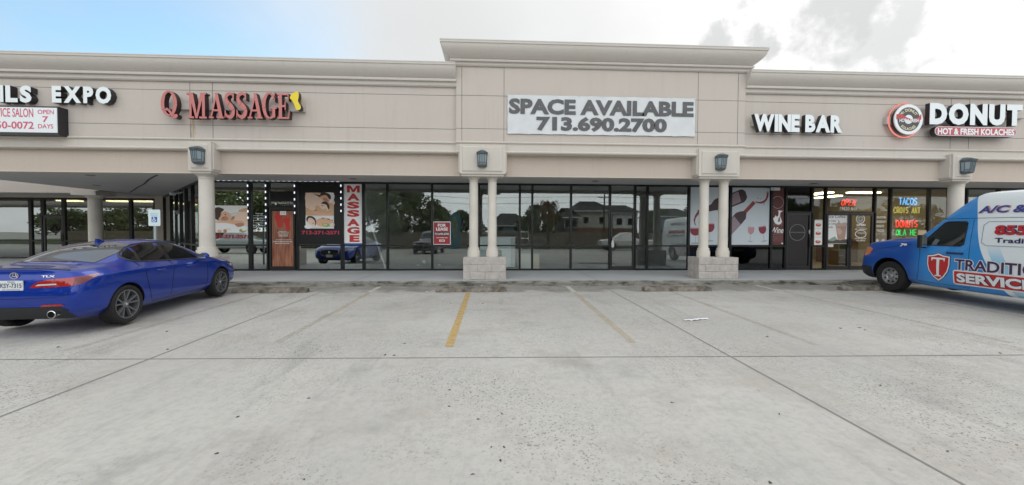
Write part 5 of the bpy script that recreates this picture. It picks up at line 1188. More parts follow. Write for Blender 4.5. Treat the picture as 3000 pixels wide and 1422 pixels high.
def sedan():
    P1 = Vector(gp(378.6, 953)); P2 = Vector(gp(650.8, 871)); d = (P2-P1).normalized(); sc = (P2-P1).length/2.776
    nl = Vector((-d.y, d.x))                      # towards the car's left
    org = P1 - d*1.10*sc + nl*.925*sc
    rz = math.atan2(d.y, d.x)
    zc = G(org.y+2.4*sc)
    t = thing('parked_sedan', 'glossy blue four door sedan parked nose to the kerb with a black lower bumper', 'car', (org.x, org.y, zc), rz, None, sc)
    t.rotation_euler = (0, -math.atan(GS), rz)
    pm = mat('blue_car_paint', (.003, .034, .32), rough=.30, metal=.35, coat=1.0, spec=.12)
    S = lambda x, *p: (x, p)
    st = [
     S(.20, (.12,0,.30), (.10,.50,.30), (.05,.74,.40), (.0,.80,.62), (.05,.775,.86), (.09,.70,1.00), (.085,.38,1.045), (.085,0,1.055)),
     S(.29, (.06,0,.26), (.06,.62,.26), (.05,.84,.38), (.04,.885,.63), (.06,.85,.875), (.06,.755,1.01), (.05,.42,1.055), (.05,0,1.065)),
     S(.54, (0,0,.22), (0,.70,.22), (0,.91,.36), (0,.945,.64), (0,.915,.90), (0,.80,1.025), (0,.44,1.065), (0,0,1.075)),
     S(.84, (0,0,.20), (0,.74,.20), (0,.92,.35), (0,.955,.66), (0,.93,.925), (0,.80,1.045), (0,.52,1.10), (0,0,1.105)),
     S(1.25, (0,0,.20), (0,.76,.20), (0,.92,.34), (0,.955,.66), (0,.93,.94), (0,.79,1.065), (0,.62,1.275), (0,0,1.30)),
     S(1.75, (0,0,.19), (0,.76,.19), (0,.905,.32), (0,.935,.64), (0,.915,.93), (0,.80,1.04), (0,.60,1.405), (0,0,1.435)),
     S(2.35, (0,0,.19), (0,.76,.19), (0,.895,.32), (0,.925,.62), (0,.91,.915), (0,.81,1.015), (0,.60,1.445), (0,0,1.475)),
     S(2.90, (0,0,.19), (0,.76,.19), (0,.895,.32), (0,.925,.62), (0,.91,.90), (0,.81,1.00), (0,.60,1.40), (0,0,1.44)),
     S(3.35, (0,0,.19), (0,.76,.19), (0,.905,.33), (0,.935,.63), (0,.915,.895), (0,.80,.985), (0,.61,1.20), (0,0,1.25)),
     S(3.78, (0,0,.20), (0,.75,.20), (0,.92,.35), (0,.95,.65), (0,.92,.885), (0,.76,.975), (0,.50,1.01), (0,0,1.02)),
     S(4.25, (0,0,.20), (0,.72,.20), (0,.90,.34), (0,.93,.62), (0,.885,.82), (0,.70,.905), (0,.42,.945), (0,0,.955)),
     S(4.60, (0,0,.20), (0,.66,.20), (0,.84,.33), (0,.865,.56), (0,.81,.74), (0,.62,.82), (0,.38,.85), (0,0,.86)),
     S(4.80, (-.06,0,.21), (-.06,.54,.21), (-.03,.72,.33), (0,.73,.53), (-.02,.66,.67), (-.06,.50,.74), (-.08,.3,.765), (-.08,0,.775)),
     S(4.88, (-.08,0,.24), (-.08,.44,.24), (-.03,.56,.34), (0,.58,.52), (-.03,.52,.63), (-.07,.40,.69), (-.08,.24,.71), (-.08,0,.72))]
    st = [(x, tuple((q[0], q[1]+(-.014 if j == 3 else .012 if j == 4 else 0), q[2]) for j, q in enumerate(p)) if .3 < x < 4.5 else p) for x, p in st]
    H = Hull(t, st, pm, [(1.10, .335, .39, .60), (3.876, .335, .39, .60)], creases={4: .75, 1: .6, 5: .45, 2: .3, 'end': .3})
    for x in (1.10, 3.876):
        for sg in (1, -1): wheel(t, x, sg*.805, .340, .344, .245, .262, sg)
    dlo = [(3.24,.985),(2.80,1.0),(2.30,1.02),(1.70,1.045),(1.46,1.062),(1.31,1.11),(1.25,1.165),(1.33,1.225),(1.54,1.305),(1.80,1.365),(2.15,1.385),(2.45,1.375),(2.70,1.335),(2.98,1.195)]
    for k, sg in (('R', -1), ('L', 1)):
        H.patch('window_surround', k, dlo, M_BLK, .004, .07)
        H.patch('rear_quarter_glass', k, [(1.52,1.075),(1.43,1.095),(1.34,1.135),(1.31,1.17),(1.39,1.225),(1.60,1.305)], M_TINT, .008, .06)
        H.patch('rear_door_glass', k, [(2.24,1.045),(1.60,1.068),(1.67,1.315),(1.95,1.36),(2.22,1.362)], M_TINT, .008, .07)
        H.patch('front_door_glass', k, [(3.16,1.008),(2.80,1.022),(2.36,1.042),(2.33,1.358),(2.48,1.348),(2.68,1.312),(2.93,1.19)], M_TINT, .008, .07)
        H.line('window_trim', k, dlo, .008, mat('satin_trim', (.16, .17, .19), rough=.3, metal=.8), .006, 6, True)
        dg = [[(2.27,1.02),(2.26,.80),(2.22,.55),(2.20,.34),(2.14,.28)], [(1.42,1.06),(1.50,.90),(1.52,.80),(1.60,.55),(1.66,.36),(1.74,.28),(2.9,.27),(3.30,.28),(3.36,.5),(3.34,.80),(3.27,.98)]]
        for g in dg: H.line('door_gap', k, g, .0055, M_GAP, 0)
        for hx in (1.78, 2.66):
            mb = MB(); p = H.proj(k, hx, .865, .0); q = H.proj(k, hx+.20, .860, .0); n = Vector((0, sg, 0))
            mb.tube([p-n*.005, p+n*.03, q+n*.03, q-n*.005], [.012, .016, .016, .012], 8); mb.build('door_handle', pm, t, local=True, smooth=60)
        # mirror
        mp = H.proj(k, 3.12, .985, 0); mb = MB()
        c = Vector((3.10, sg*1.00, 1.045)); prof = []
        for i in range(9):
            u = i/8; prof.append((.085*math.sin(math.pi*min(.98, max(.12, u)))**.5, u))
        vs = []; nn = 14
        for rr, u in prof:
            for j in range(nn):
                a = 2*math.pi*j/nn; vs.append((c.x+.10*math.cos(a)*rr/.085*(1-.2*u), c.y+sg*(u-.5)*.20, c.z+.075*math.sin(a)*rr/.085))
        mb.add(vs, [(i*nn+j, i*nn+(j+1)%nn, (i+1)*nn+(j+1)%nn, (i+1)*nn+j) for i in range(8) for j in range(nn)]+[tuple(range(nn)), tuple(8*nn+j for j in range(nn))])
        mo = mb.build('mirror', pm, t, local=True, smooth=60); mb = MB(); mb.tube([(3.16, sg*.86, .985), (3.14, sg*.95, 1.01)], .03, 8); mb.build('mirror_foot', M_DARK, t, local=True)
        g = MB(); g.add([(c.x-.103, c.y-.085, c.z-.05), (c.x-.103, c.y+.085, c.z-.05), (c.x-.103, c.y+.085, c.z+.05), (c.x-.103, c.y-.085, c.z+.05)], [(0,1,2,3)]); go = g.build('mirror_glass', mat('mirror_glass', (.55, .62, .66), rough=.03, metal=1), mo, local=True)
        # tail lamp wrapped round the corner
        kd = ('D', 40 if sg < 0 else -40, (0, 0))
        T = lambda pts: [((u+.055) if sg < 0 else -(u+.055), v+.02) for u, v in pts]
        L = H.patch('tail_lamp', kd, T([(.27,.745),(.34,.83),(.48,.875),(.70,.895),(.99,.925),(1.02,.915),(.93,.86),(.80,.79),(.66,.765)]), M_LAMPR, .006, .035)
        H.patch('dark_lens', kd, T([(.72,.785),(.80,.80),(.92,.86),(1.005,.915),(.74,.89)]), M_LAMPD, .009, .035, parent=L)
        H.patch('reverse_lens', kd, T([(.33,.775),(.55,.79),(.55,.81),(.36,.80)]), M_LAMPC, .009, .035, parent=L)
        H.line('lamp_seam', kd, T([(.52,.765),(.53,.88)]), .004, M_GAP, .004)
        H.line('bumper_gap', kd, T([(.78,.79),(.79,.70),(.74,.66),(.60,.635)]), .0035, M_GAP, 0)
        H.patch('rear_reflector', 'B', [(sg*.36,.475),(sg*.68,.485),(sg*.65,.515),(sg*.40,.51)], M_LAMPR, .008, .05)
        ex = MB(); ex.lathe([(.052, .20), (.060, .17), (.050, .165), (.046, .21), (.044, .32)], sg*.56, .365, 24, 'x', caps=False); eo = ex.build('exhaust_tip', M_CHROME, t, local=True, smooth=40); ex = MB(); ex.lathe([(.045, .22), (.002, .22)], sg*.56, .365, 20, 'x', caps=False); ex.build('exhaust_bore', M_GAP, t, local=True)
        # front lamps
        H.patch('head_lamp', ('D', 180+35 if sg > 0 else 180-35, (4.4, 0)), [(sg*a, b) for a, b in [(.30,.66),(.34,.72),(.62,.76),(.88,.78),(.80,.70),(.6,.66)]], mat('head_lamp_glass', (.25, .26, .27), rough=.05, coat=1), .006, .04)
        for q in range(4): H.patch('lamp_eye', ('D', 180+35 if sg > 0 else 180-35, (4.4, 0)), [(sg*(a+.10*q), b+.012*q) for a, b in [(.40,.68),(.47,.685),(.47,.715),(.40,.71)]], M_LAMPC, .010, .04)
        H.patch('fog_intake', 'F', [(sg*.36,.28),(sg*.62,.28),(sg*.60,.42),(sg*.48,.40)], M_DARK, .006, .05)
    H.patch('rear_bumper_insert', 'B', [(-.70,.27),(-.71,.42),(-.60,.482),(-.40,.470),(0,.47),(.40,.470),(.60,.482),(.71,.42),(.70,.27)], mat('grained_black', (.018, .019, .022), rough=.55), .006, .06)
    H.line('deck_lid_gap', 'B', [(-.79,.80),(-.72,.66),(-.60,.625),(0,.60),(.60,.625),(.72,.66),(.79,.80)], .004, M_GAP, 0)
    H.patch('back_glass', 'T', [(.86,-.60),(.83,0),(.86,.60),(1.30,.60),(1.74,.50),(1.77,0),(1.74,-.50),(1.30,-.60)], mat('rear_car_glass', (.030, .040, .055), rough=.03, spec=1.0, coat=.6), .005, .08)
    H.patch('windscreen', 'T', [(3.70,-.62),(3.76,0),(3.70,.62),(3.35,.60),(2.94,.50),(2.92,0),(2.94,-.50),(3.35,-.60)], M_TINT2, .005, .08)
    H.line('deck_spoiler', 'T', [(.37,-.66),(.335,-.3),(.33,0),(.335,.3),(.37,.66)], .014, mat('spoiler_black', (.01, .01, .02), rough=.2, coat=1), .004)
    # fin aerial
    mb = MB(); z0 = H.proj('T', 1.72, 0, 0).z; vs = [(1.66,-.03,z0-.01),(1.66,.03,z0-.01),(1.88,-.028,z0-.005),(1.88,.028,z0-.005),(1.655,-.008,z0+.075),(1.655,.008,z0+.075),(1.70,-.01,z0+.072),(1.70,.01,z0+.072)]
    mb.add(vs, [(0,1,5,4),(4,5,7,6),(6,7,3,2),(0,4,6,2),(1,3,7,5),(0,2,3,1)]); mb.build('fin_aerial', pm, t, local=True)
    # plates, badge, lettering on the tail
    px = H.proj('B', 0, .80, 0).x
    pl = MB().box(px-.022, px-.008, -.152, .152, .735, .885).build('number_plate', M_PLATE, t, local=True)
    MR = Matrix(((0, 0, 1, 0), (-1, 0, 0, 0), (0, 1, 0, 0), (0, 0, 0, 1)))
    def rear_text(s, y0, y1, z0, z1, x, m, bold, parent):       # reads from behind: to the right is -y
        vs, fs = text_mesh(s, bold); a, b = min(v.x for v in vs), max(v.x for v in vs); c, e = min(v.y for v in vs), max(v.y for v in vs)
        me = bpy.data.meshes.new('lettering'); me.from_pydata([(x, y0+(v.x-a)/(b-a)*(y1-y0), z0+(v.y-c)/(e-c)*(z1-z0)) for v in vs], [], [f for f, _ in fs]); me.materials.append(m); link('lettering', me, parent)
    rear_text('KSY-7315', .14, -.14, .775, .845, px-.0245, M_INK, .02, pl); rear_text('TEXAS', .05, -.05, .858, .876, px-.0245, M_INK, .02, pl); rear_text('THE LONE STAR STATE', .12, -.12, .743, .757, px-.0245, M_INK, .01, pl)
    H.text('badge_lettering', 'B', 'TLX', (-.36, -.54, .925, .955), M_CHROME, .006, .03)
    xb = H.proj('B', 0, .955, 0).x; mb = MB(); n = 28; vs = []
    for i in range(n):
        a = 2*math.pi*i/n
        for rr, dx in ((.052, -.002), (.052, -.012), (.042, -.012), (.042, -.002)): vs.append((xb+dx-.004, rr*1.15*math.cos(a), .955+rr*math.sin(a)))
    mb.add(vs, [(i*4+k, ((i+1)%n)*4+k, ((i+1)%n)*4+(k+1)%4, i*4+(k+1)%4) for i in range(n) for k in range(4)])
    for y in (-1, 1): mb.tube([(xb-.01, 0.012*y, .992), (xb-.01, .034*y, .925)], .006, 6)
    mb.tube([(xb-.01, -.02, .945), (xb-.01, .02, .945)], .005, 6); mb.build('badge', M_CHROME, t, local=True)
    # nose
    gr = H.patch('grille', 'F', [(-.46,.56),(-.40,.70),(0,.735),(.40,.70),(.46,.56),(.30,.45),(0,.42),(-.30,.45)], M_DARK, .006, .06)
    H.line('grille_frame', 'F', [(-.46,.56),(-.40,.70),(0,.735),(.40,.70),(.46,.56),(.30,.45),(0,.42),(-.30,.45)], .010, M_CHROME, .008, 6, True, gr)
    xf = H.proj('F', 0, .60, 0).x; mb = MB(); mb.lathe([(.06, xf+.03), (.05, xf+.04), (.003, xf+.04)], 0, .60, 20, 'x', caps=False); mb.build('badge', M_CHROME, t, local=True)
    MB().box(xf-.02, xf+.03, -.152, .152, .36, .50).build('number_plate', M_PLATE, t, local=True)
    H.patch('lower_grille', 'F', [(-.34,.26),(.34,.26),(.30,.36),(-.30,.36)], M_DARK, .006, .06)
sedan()

def van():
    C = Vector(gp(2604, 857)); th = R_(1.0)             # front left tyre on the ground
    d = Vector((math.sin(th), math.cos(th))); nl = Vector((-d.y, d.x))
    org = C - d*5.12 - nl*.95; rz = math.atan2(d.y, d.x)
    t = thing('service_van', 'high roofed work van wrapped in blue and white with a red shield on its side', 'van', (org.x, org.y, G(org.y+3)-.035), rz); t.rotation_euler = (0, -math.atan(GS), rz)
    pm = mat('van_wrap', (.02, .09, .40), rough=.35, coat=.6)
    nt = pm.node_tree; N, L = nt.nodes, nt.links; b = N['Principled BSDF']
    tc = N.new('ShaderNodeTexCoord'); sp = N.new('ShaderNodeSeparateXYZ'); L.new(tc.outputs['Object'], sp.inputs[0])
    def mr(v, a, b_, lo=0., hi=1., sm=False):
        n = N.new('ShaderNodeMapRange'); L.new(v, n.inputs[0])
        if sm: n.interpolation_type = 'SMOOTHSTEP'
        for i, q in enumerate((a, b_, lo, hi)): n.inputs[i+1].default_value = q
        return n.outputs[0]
    def mixc(f, a, b_):
        n = N.new('ShaderNodeMix'); n.data_type = 'RGBA'; L.new(f, n.inputs['Factor'])
        for s, v in ((6, a), (7, b_)):
            if isinstance(v, tuple): n.inputs[s].default_value = (*v, 1)
            else: L.new(v, n.inputs[s])
        return n.outputs[2]
    def sub(a, b_):
        n = N.new('ShaderNodeMath'); n.operation = 'SUBTRACT'
        for i, v in enumerate((a, b_)):
            if isinstance(v, float): n.inputs[i].default_value = v
            else: L.new(v, n.inputs[i])
        return n.outputs[0]
    # the printed design: deep blue nose, lighter door, white rear with a curved edge
    zt_ = mr(sp.outputs['Z'], 0, 2.5); cr = N.new('ShaderNodeFloatCurve'); L.new(zt_, cr.inputs['Value'])
    cv = cr.mapping.curves[0]
    for p, q in ((.0, 2.60), (.164, 2.84), (.30, 3.02), (.436, 3.19), (.60, 3.30), (.74, 3.36), (.95, 3.46)):
        if p in (0.0,): cv.points[0].location = (p, q/5)
        else: cv.points.new(p, q/5)
    cv.points[-1].location = (1.0, 3.5/5)
    cr.mapping.update()
    edge = N.new('ShaderNodeMath'); edge.operation = 'MULTIPLY'; L.new(cr.outputs[0], edge.inputs[0]); edge.inputs[1].default_value = 5.0
    dd = sub(sp.outputs['X'], edge.outputs[0])
    base = mixc(mr(sp.outputs['X'], 4.15, 4.75, 0, 1, True), (.030, .255, .66), (.010, .075, .36))
    white = (.78, .84, .88)
    pale = mixc(mr(sp.outputs['Z'], .75, 1.25, 1, 0, True), white, (.36, .60, .78))
    c = mixc(mr(dd, -.002, .004), white, base)
    band = mr(dd, -.34, -.335); band2 = mr(dd, -.12, -.115, 1, 0); mm = N.new('ShaderNodeMath'); mm.operation = 'MULTIPLY'; L.new(band, mm.inputs[0]); L.new(band2, mm.inputs[1])
    low = mr(sp.outputs['Z'], 1.3, 1.0); m3 = N.new('ShaderNodeMath'); m3.operation = 'MULTIPLY'; L.new(mm.outputs[0], m3.inputs[0]); L.new(low, m3.inputs[1])
    c = mixc(m3.outputs[0], c, (.34, .62, .82))
    L.new(c, b.inputs['Base Color'])
    S = lambda x, *p: (x, p)
    rear = [((0,0,.30),(0,.80,.28),(0,.93,.34),(0,.985,.66),(0,.98,1.15),(0,.955,1.62),(0,.84,2.38),(0,0,2.44))]
    st = [S(.28, (.03,0,.36),(.03,.74,.36),(.02,.88,.42),(0,.92,.68),(0,.92,1.15),(.01,.89,1.62),(.05,.76,2.36),(.06,0,2.44)),
          S(.40, (0,0,.30),(0,.80,.29),(0,.92,.36),(0,.97,.66),(0,.965,1.15),(0,.94,1.62),(0,.83,2.37),(0,0,2.43)),
          S(1.6, *rear[0]), S(2.6, *rear[0]),
          S(3.10, (0,0,.30),(0,.80,.27),(0,.94,.33),(0,.985,.66),(0,.98,1.12),(0,.955,1.58),(0,.84,2.38),(0,0,2.44)),
          S(3.36, (0,0,.30),(0,.80,.27),(0,.94,.33),(0,.985,.66),(0,.98,1.10),(0,.945,1.48),(0,.83,2.375),(0,0,2.43)),
          S(3.50, (0,0,.30),(0,.80,.27),(0,.94,.33),(0,.985,.66),(0,.98,1.10),(0,.945,1.44),(0,.815,2.32),(0,0,2.385)),
          S(3.80, (0,0,.30),(0,.80,.27),(0,.94,.33),(0,.985,.66),(0,.98,1.09),(0,.94,1.38),(0,.80,2.10),(0,0,2.19)),
          S(4.20, (0,0,.30),(0,.80,.27),(0,.94,.33),(0,.985,.66),(0,.98,1.08),(0,.93,1.34),(0,.78,1.76),(0,0,1.84)),
          S(4.58, (0,0,.30),(0,.80,.28),(0,.945,.34),(0,.99,.68),(0,.98,1.07),(0,.925,1.345),(0,.74,1.45),(0,0,1.51)),
          S(4.80, (0,0,.30),(0,.78,.30),(0,.95,.36),(0,.995,.70),(0,.98,1.06),(0,.91,1.325),(0,.64,1.385),(0,0,1.41)),
          S(5.25, (0,0,.30),(0,.76,.30),(0,.95,.36),(0,.995,.70),(0,.98,1.08),(0,.915,1.30),(0,.58,1.37),(0,0,1.39)),
          S(5.60, (0,0,.28),(0,.74,.28),(0,.93,.34),(0,.985,.64),(0,.97,1.03),(0,.89,1.25),(0,.54,1.315),(0,0,1.33)),
          S(5.80, (0,0,.28),(0,.72,.28),(0,.92,.34),(.02,.96,.60),(.01,.945,.99),(0,.85,1.215),(0,.50,1.27),(0,0,1.285)),
          S(5.90, (0,0,.29),(0,.68,.29),(0,.88,.35),(.05,.91,.56),(.03,.89,.95),(.0,.79,1.17),(-.01,.45,1.22),(-.01,0,1.235)),
          S(5.95, (.0,0,.30),(.0,.62,.30),(.02,.82,.36),(.06,.85,.56),(.03,.82,.93),(-.01,.72,1.13),(-.02,.40,1.17),(-.02,0,1.18))]
    H = Hull(t, st, pm, [(1.62, .42, .455, .62), (5.12, .42, .47, .62)], sub=3, creases={'end': .65, 5: .35, 6: .45, 1: .5})
    for x in (1.62, 5.12):
        for sg in (1, -1): wheel(t, x, sg*.83, .410, .375, .25, .215, sg, 'steel')
    bp = mat('bumper_black', (.02, .021, .023), rough=.5)
    dlo = [(4.30,1.235),(3.60,1.245),(3.535,1.29),(3.52,1.735),(3.56,1.775),(3.93,1.775),(4.02,1.74),(4.20,1.53),(4.33,1.36),(4.36,1.27)]
    for k, sg in (('L', 1), ('R', -1)):
        H.patch('bumper_corner', k, [(6.02,.30),(6.02,.595),(5.72,.615),(5.60,.60),(5.585,.30)], bp, .010, .05)
        H.patch('door_window', k, dlo, M_TINT2, .006, .07)
        H.line('window_seal', k, dlo, .012, M_DARK, .004, 6, True)
        H.patch('wheel_arch_lip', k, [(5.12+.50*math.cos(R_(a)), .42+.50*math.sin(R_(a))) for a in range(-8, 189, 8)]+[(5.12+.455*math.cos(R_(a)), .42+.455*math.sin(R_(a))) for a in range(188, -9, -8)], pm, .004, .05)
        H.line('door_gap', k, [(4.42,1.26),(4.40,.95),(4.42,.6),(4.47,.40)], .004, M_GAP, 0)
        H.line('door_gap', k, [(3.42,1.82),(3.42,1.0),(3.42,.36)], .004, M_GAP, 0)
        H.line('roof_seam', k, [(4.08,1.835),(3.42,1.845),(2.0,1.85),(.4,1.85)], .005, M_GAP, 0)
        H.line('sill_gap', k, [(4.45,.385),(3.42,.36)], .004, M_GAP, 0)
        H.line('hood_gap', k, [(4.62,1.235),(5.2,1.13),(5.70,1.00)], .004, M_GAP, 0)
        H.patch('turn_lamp', ('D', 180-38 if sg < 0 else 180+38, (5.4, 0)), [(sg*a, b_) for a, b_ in [(.36,.90),(.42,1.10),(.54,1.125),(.62,1.07),(.59,.93),(.49,.88)]], M_AMB, .008, .04)
        H.patch('head_lamp', ('D', 180-15 if sg < 0 else 180+15, (5.4, 0)), [(sg*a, b_) for a, b_ in [(.34,.80),(.36,.96),(.60,1.0),(.66,.84)]], M_LAMPC, .008, .05)
        # mirror
        c = Vector((4.28, sg*1.06, 1.31)); mb = MB(); mb.bevbox(-.07, .07, -.05, .05, -.14, .16, .03)
        mo = mb.build('mirror', M_DARK, t, M=Matrix.Translation(c) @ Matrix.Rotation(R_(180 if sg > 0 else 0)+R_(90*sg), 4, 'Z'), local=True, smooth=40)
        mb = MB(); mb.tube([(4.32, sg*.90, 1.25), (4.29, sg*1.02, 1.27)], .035, 8); mb.build('mirror_arm', M_DARK, t, local=True)
        mb = MB(); mb.box(4.222, 4.228, sg*1.06-.052, sg*1.06+.052, 1.20, 1.44); mb.build('mirror_glass', mat('mirror_glass', (.55, .62, .66), rough=.03, metal=1), mo, local=True).matrix_parent_inverse = world_of_local(mo)
        p, q = H.proj(k, 3.52, 1.085, .02), H.proj(k, 3.82, 1.085, .02); mb = MB(); mb.tube([p, q], .022, 8); mb.build('door_handle', mat('handle_blue', (.01, .03, .13), rough=.35), t, local=True, smooth=60)
        fl = sg > 0
        tx = lambda nm, s, box, m, off=.008, bo=.03, sh=0: H.text(nm, k, s, box, m, off, bo, fl, sh)
        navy = mat('wrap_navy', (.025, .025, .10), rough=.35); red = mat('wrap_red', (.50, .025, .03), rough=.35); wht = mat('wrap_white', (.78, .80, .82), rough=.35); dark = mat('wrap_plum', (.06, .03, .09), rough=.35)
        mirrored = (lambda u: u)
        SH = [(0,1.07),(.10,1.03),(.235,1.01),(.235,.82),(.20,.66),(.11,.52),(0,.43),(-.11,.52),(-.20,.66),(-.235,.82),(-.235,1.01),(-.10,1.03)]
        sc_ = lambda s, dy=0: [(3.99+u*s, .76+(v-.76)*s+dy) for u, v in SH]
        H.patch('shield_border', k, sc_(1.02), dark, .004, .06); H.patch('shield_rim', k, sc_(.97), wht, .007, .06); H.patch('shield', k, sc_(.87), red, .010, .06)
        # serif T
        for nm, pts in (('shield_letter', [(-.025,.55),(.025,.55),(.03,.93),(-.03,.93)]), ('shield_letter', [(-.14,.925),(.14,.925),(.14,.965),(-.14,.965)]), ('shield_letter', [(-.14,.925),(-.125,.875),(-.11,.925)]), ('shield_letter', [(.14,.925),(.125,.875),(.11,.925)]), ('shield_letter', [(-.065,.545),(.065,.545),(.06,.57),(-.06,.57)])):
            H.patch(nm, k, [(3.99+u, v) for u, v in pts], wht, .013, .08)
        def outlined(s, box, m, om, off, bo, grow, sh=0):
            u0, u1, v0, v1 = box; tx('lettering_outline', s, (u0-grow, u1+grow, v0-grow, v1+grow), om, off, bo+.045, sh); tx('lettering', s, box, m, off+.004, bo, sh)
        outlined('TRADITIONAL', (1.72, 3.66, .735, .965), dark, wht, .008, .025, .012)
        H.patch('lettering_panel_rim', k, [(3.695,.435),(3.695,.70),(3.66,.725),(2.17,.725),(2.14,.70),(2.14,.435),(2.17,.41),(3.66,.41)], wht, .005, .08)
        H.patch('lettering_panel', k, [(3.67,.45),(3.67,.69),(3.65,.70),(2.18,.70),(2.165,.69),(2.165,.45),(2.18,.435),(3.65,.435)], red, .008, .08)
        outlined('SERVICES', (2.22, 3.62, .47, .665), wht, dark, .012, .045, .0)
        outlined('A/C & HEATING', (1.3, 3.36, 1.945, 2.09), mat('wrap_royal', (.03, .06, .28), rough=.35), mat('wrap_rose', (.55, .30, .33), rough=.35), .008, .03, .006, .15)
        H.line('number_frame', k, [(.8,1.28),(3.14,1.28),(3.22,1.34),(3.22,1.70),(3.14,1.77),(.8,1.77)], .004, mat('wrap_teal', (.06, .20, .26), rough=.4), .004)
        outlined('855-872-3427', (1.10, 3.02, 1.50, 1.695), red, dark, .008, .03, .002)
        tx('lettering', 'TraditionalServices.com', (1.0, 3.0, 1.345, 1.445), navy, .008, .025)
        tx('fleet_number', '79', (4.72, 4.885, 1.165, 1.245), wht, .016, .05, .2)
    H.patch('windscreen', 'T', [(4.55,-.66),(4.60,0),(4.55,.66),(4.05,.66),(3.72,.62),(3.70,0),(3.72,-.62),(4.05,-.66)], M_TINT2, .008, .09)
    H.patch('bumper', 'F', [(-.85,.30),(.85,.30),(.85,.58),(.5,.60),(-.5,.60),(-.85,.58)], bp, .010, .06); H.patch('grille', 'F', [(-.40,.66),(.40,.66),(.46,.96),(-.46,.96)], M_DARK, .008, .06)
    H.line('grille_bar', 'F', [(-.42,.95),(-.15,.68),(.15,.68),(.42,.95)], .03, M_CHROME, .01)
    for k, pts in (('B', [(-.80,1.0),(-.06,1.0),(-.06,1.7),(-.78,1.7)]), ('B', [(.80,1.0),(.06,1.0),(.06,1.7),(.78,1.7)])): H.patch('rear_door_glass', k, pts, M_TINT, .006, .1)
    for s in (1, -1): H.patch('tail_lamp', 'B', [(s*.84,.75),(s*.74,.75),(s*.74,1.15),(s*.84,1.15)], M_LAMPR, .006, .06)
    # cab seats seen through the glass are dark; steering wheel
def world_of_local(o): return Matrix()
van()
# ------------------------------------------------------------------ things on the lot and the walk
def stop_mat():
    m = mat('stop_concrete', (.235, .21, .18), rough=.95, var=.35, vscale=7, bump=.9, bscale=22, col2=(.075, .065, .05)); return m
def wheel_stop(xc, label, w=1.76):
    t = thing('wheel_stop', label, 'wheel stop', (xc, 9.96, G(9.96)), 0, 'concrete wheel stops along the kerb')
    n = 22; mb = MB(); vs = []
    pr = [(-.10, .0), (-.085, .09), (-.05, .125), (.05, .125), (.085, .09), (.10, 0)]
    for i in range(n+1):
        u = -w/2+w*i/n; e = .04 if i in (0, n) else 0
        for y, z in pr: vs.append((u, y+random.uniform(-.006, .006), max(0, z-e*(z > .1)+random.uniform(-.008, .004)*(z > 0))))
    k = len(pr); mb.add(vs, [(i*k+j, (i+1)*k+j, (i+1)*k+j+1, i*k+j+1) for i in range(n) for j in range(k-1)]+[tuple(range(k)), tuple(n*k+j for j in range(k))[::-1]])
    mb.build('concrete_block', stop_mat(), t, local=True, smooth=50)
    for u in (-.6, .6): MB().lathe([(.014, .11), (.014, .128), (.001, .13)], u, 0, 8).build('anchor_pin', mat('rusty_steel', (.12, .06, .035), rough=.8), t, local=True)
for x, lab in ((-5.42, 'weathered concrete wheel stop by the front tyre of the blue sedan'), (-.52, 'weathered concrete wheel stop before the twin columns with the bright yellow line'), (4.75, 'weathered concrete wheel stop before the twin columns by the wine prints'), (10.02, 'paler concrete wheel stop by the front tyre of the van')): wheel_stop(x, lab)

def parking_sign():
    Y = 11.3; x0, x1, z0, z1 = rect(434.5, 614.5, 469.5, 662.5, Y); xm = (x0+x1)/2
    t = thing('parking_sign', 'white accessible parking sign with a blue wheelchair square on a steel post', 'sign', (xm, Y+.03, 0))
    MB().box(xm-.03, xm+.03, Y+.006, Y+.05, 0, z0+.3).build('post', mat('galvanised_post', (.34, .42, .42), rough=.5, metal=.3), t)
    def rr(x0, x1, z0, z1, r, n=5):
        P = []
        for cx_, cz, a0 in ((x1-r, z0+r, -90), (x1-r, z1-r, 0), (x0+r, z1-r, 90), (x0+r, z0+r, 180)): P += [(cx_+r*math.cos(R_(a0+90*i/n)), cz+r*math.sin(R_(a0+90*i/n))) for i in range(n+1)]
        return P
    MB().prism_y(rr(x0, x1, z0, z1, .03), Y, Y+.004).build('plate', mat('sign_pale_white', (.68, .80, .82), rough=.3), t)
    tl = mat('sign_teal_print', (.30, .55, .58), rough=.4)
    txt('lettering', 'RESERVED', (x0+.05, x1-.05, z1-.13, z1-.10), Y-.0015, tl, t, 0, .03); txt('lettering', 'PARKING', (x0+.06, x1-.06, z1-.18, z1-.15), Y-.0015, tl, t, 0, .03)
    bx0, bx1, bz0, bz1 = rect(444, 635.5, 460.5, 651.5, Y); MB().prism_y(rr(bx0, bx1, bz0, bz1, .008), Y-.002, Y-.0005).build('blue_square', mat('sign_blue', (.01, .12, .50), rough=.35), t)
    w = bx1-bx0; f = lambda u, v: (bx0+u*w, Y-.004, bz0+v*(bz1-bz0)); mb = MB()
    mb.tube([f(.44+.24*math.cos(R_(a)), .34+.24*math.sin(R_(a))) for a in range(120, 375, 15)], .011, 5); mb.tube([f(.42,.76), f(.45,.46), f(.64,.46), f(.76,.22), f(.86,.26)], .012, 5); mb.tube([f(.43,.62), f(.62,.62)], .010, 5); mb.lathe([(.016, Y-.006), (.016, Y-.003)], bx0+.41*w, bz0+.86*(bz1-bz0), 12, 'y')
    mb.build('wheelchair_symbol', M_WHITE, t)
    for z in (z0+.03, z1-.03): MB().lathe([(.010, Y-.006), (.010, Y)], xm, z, 10, 'y').build('bolt', M_ALU, t)
parking_sign()
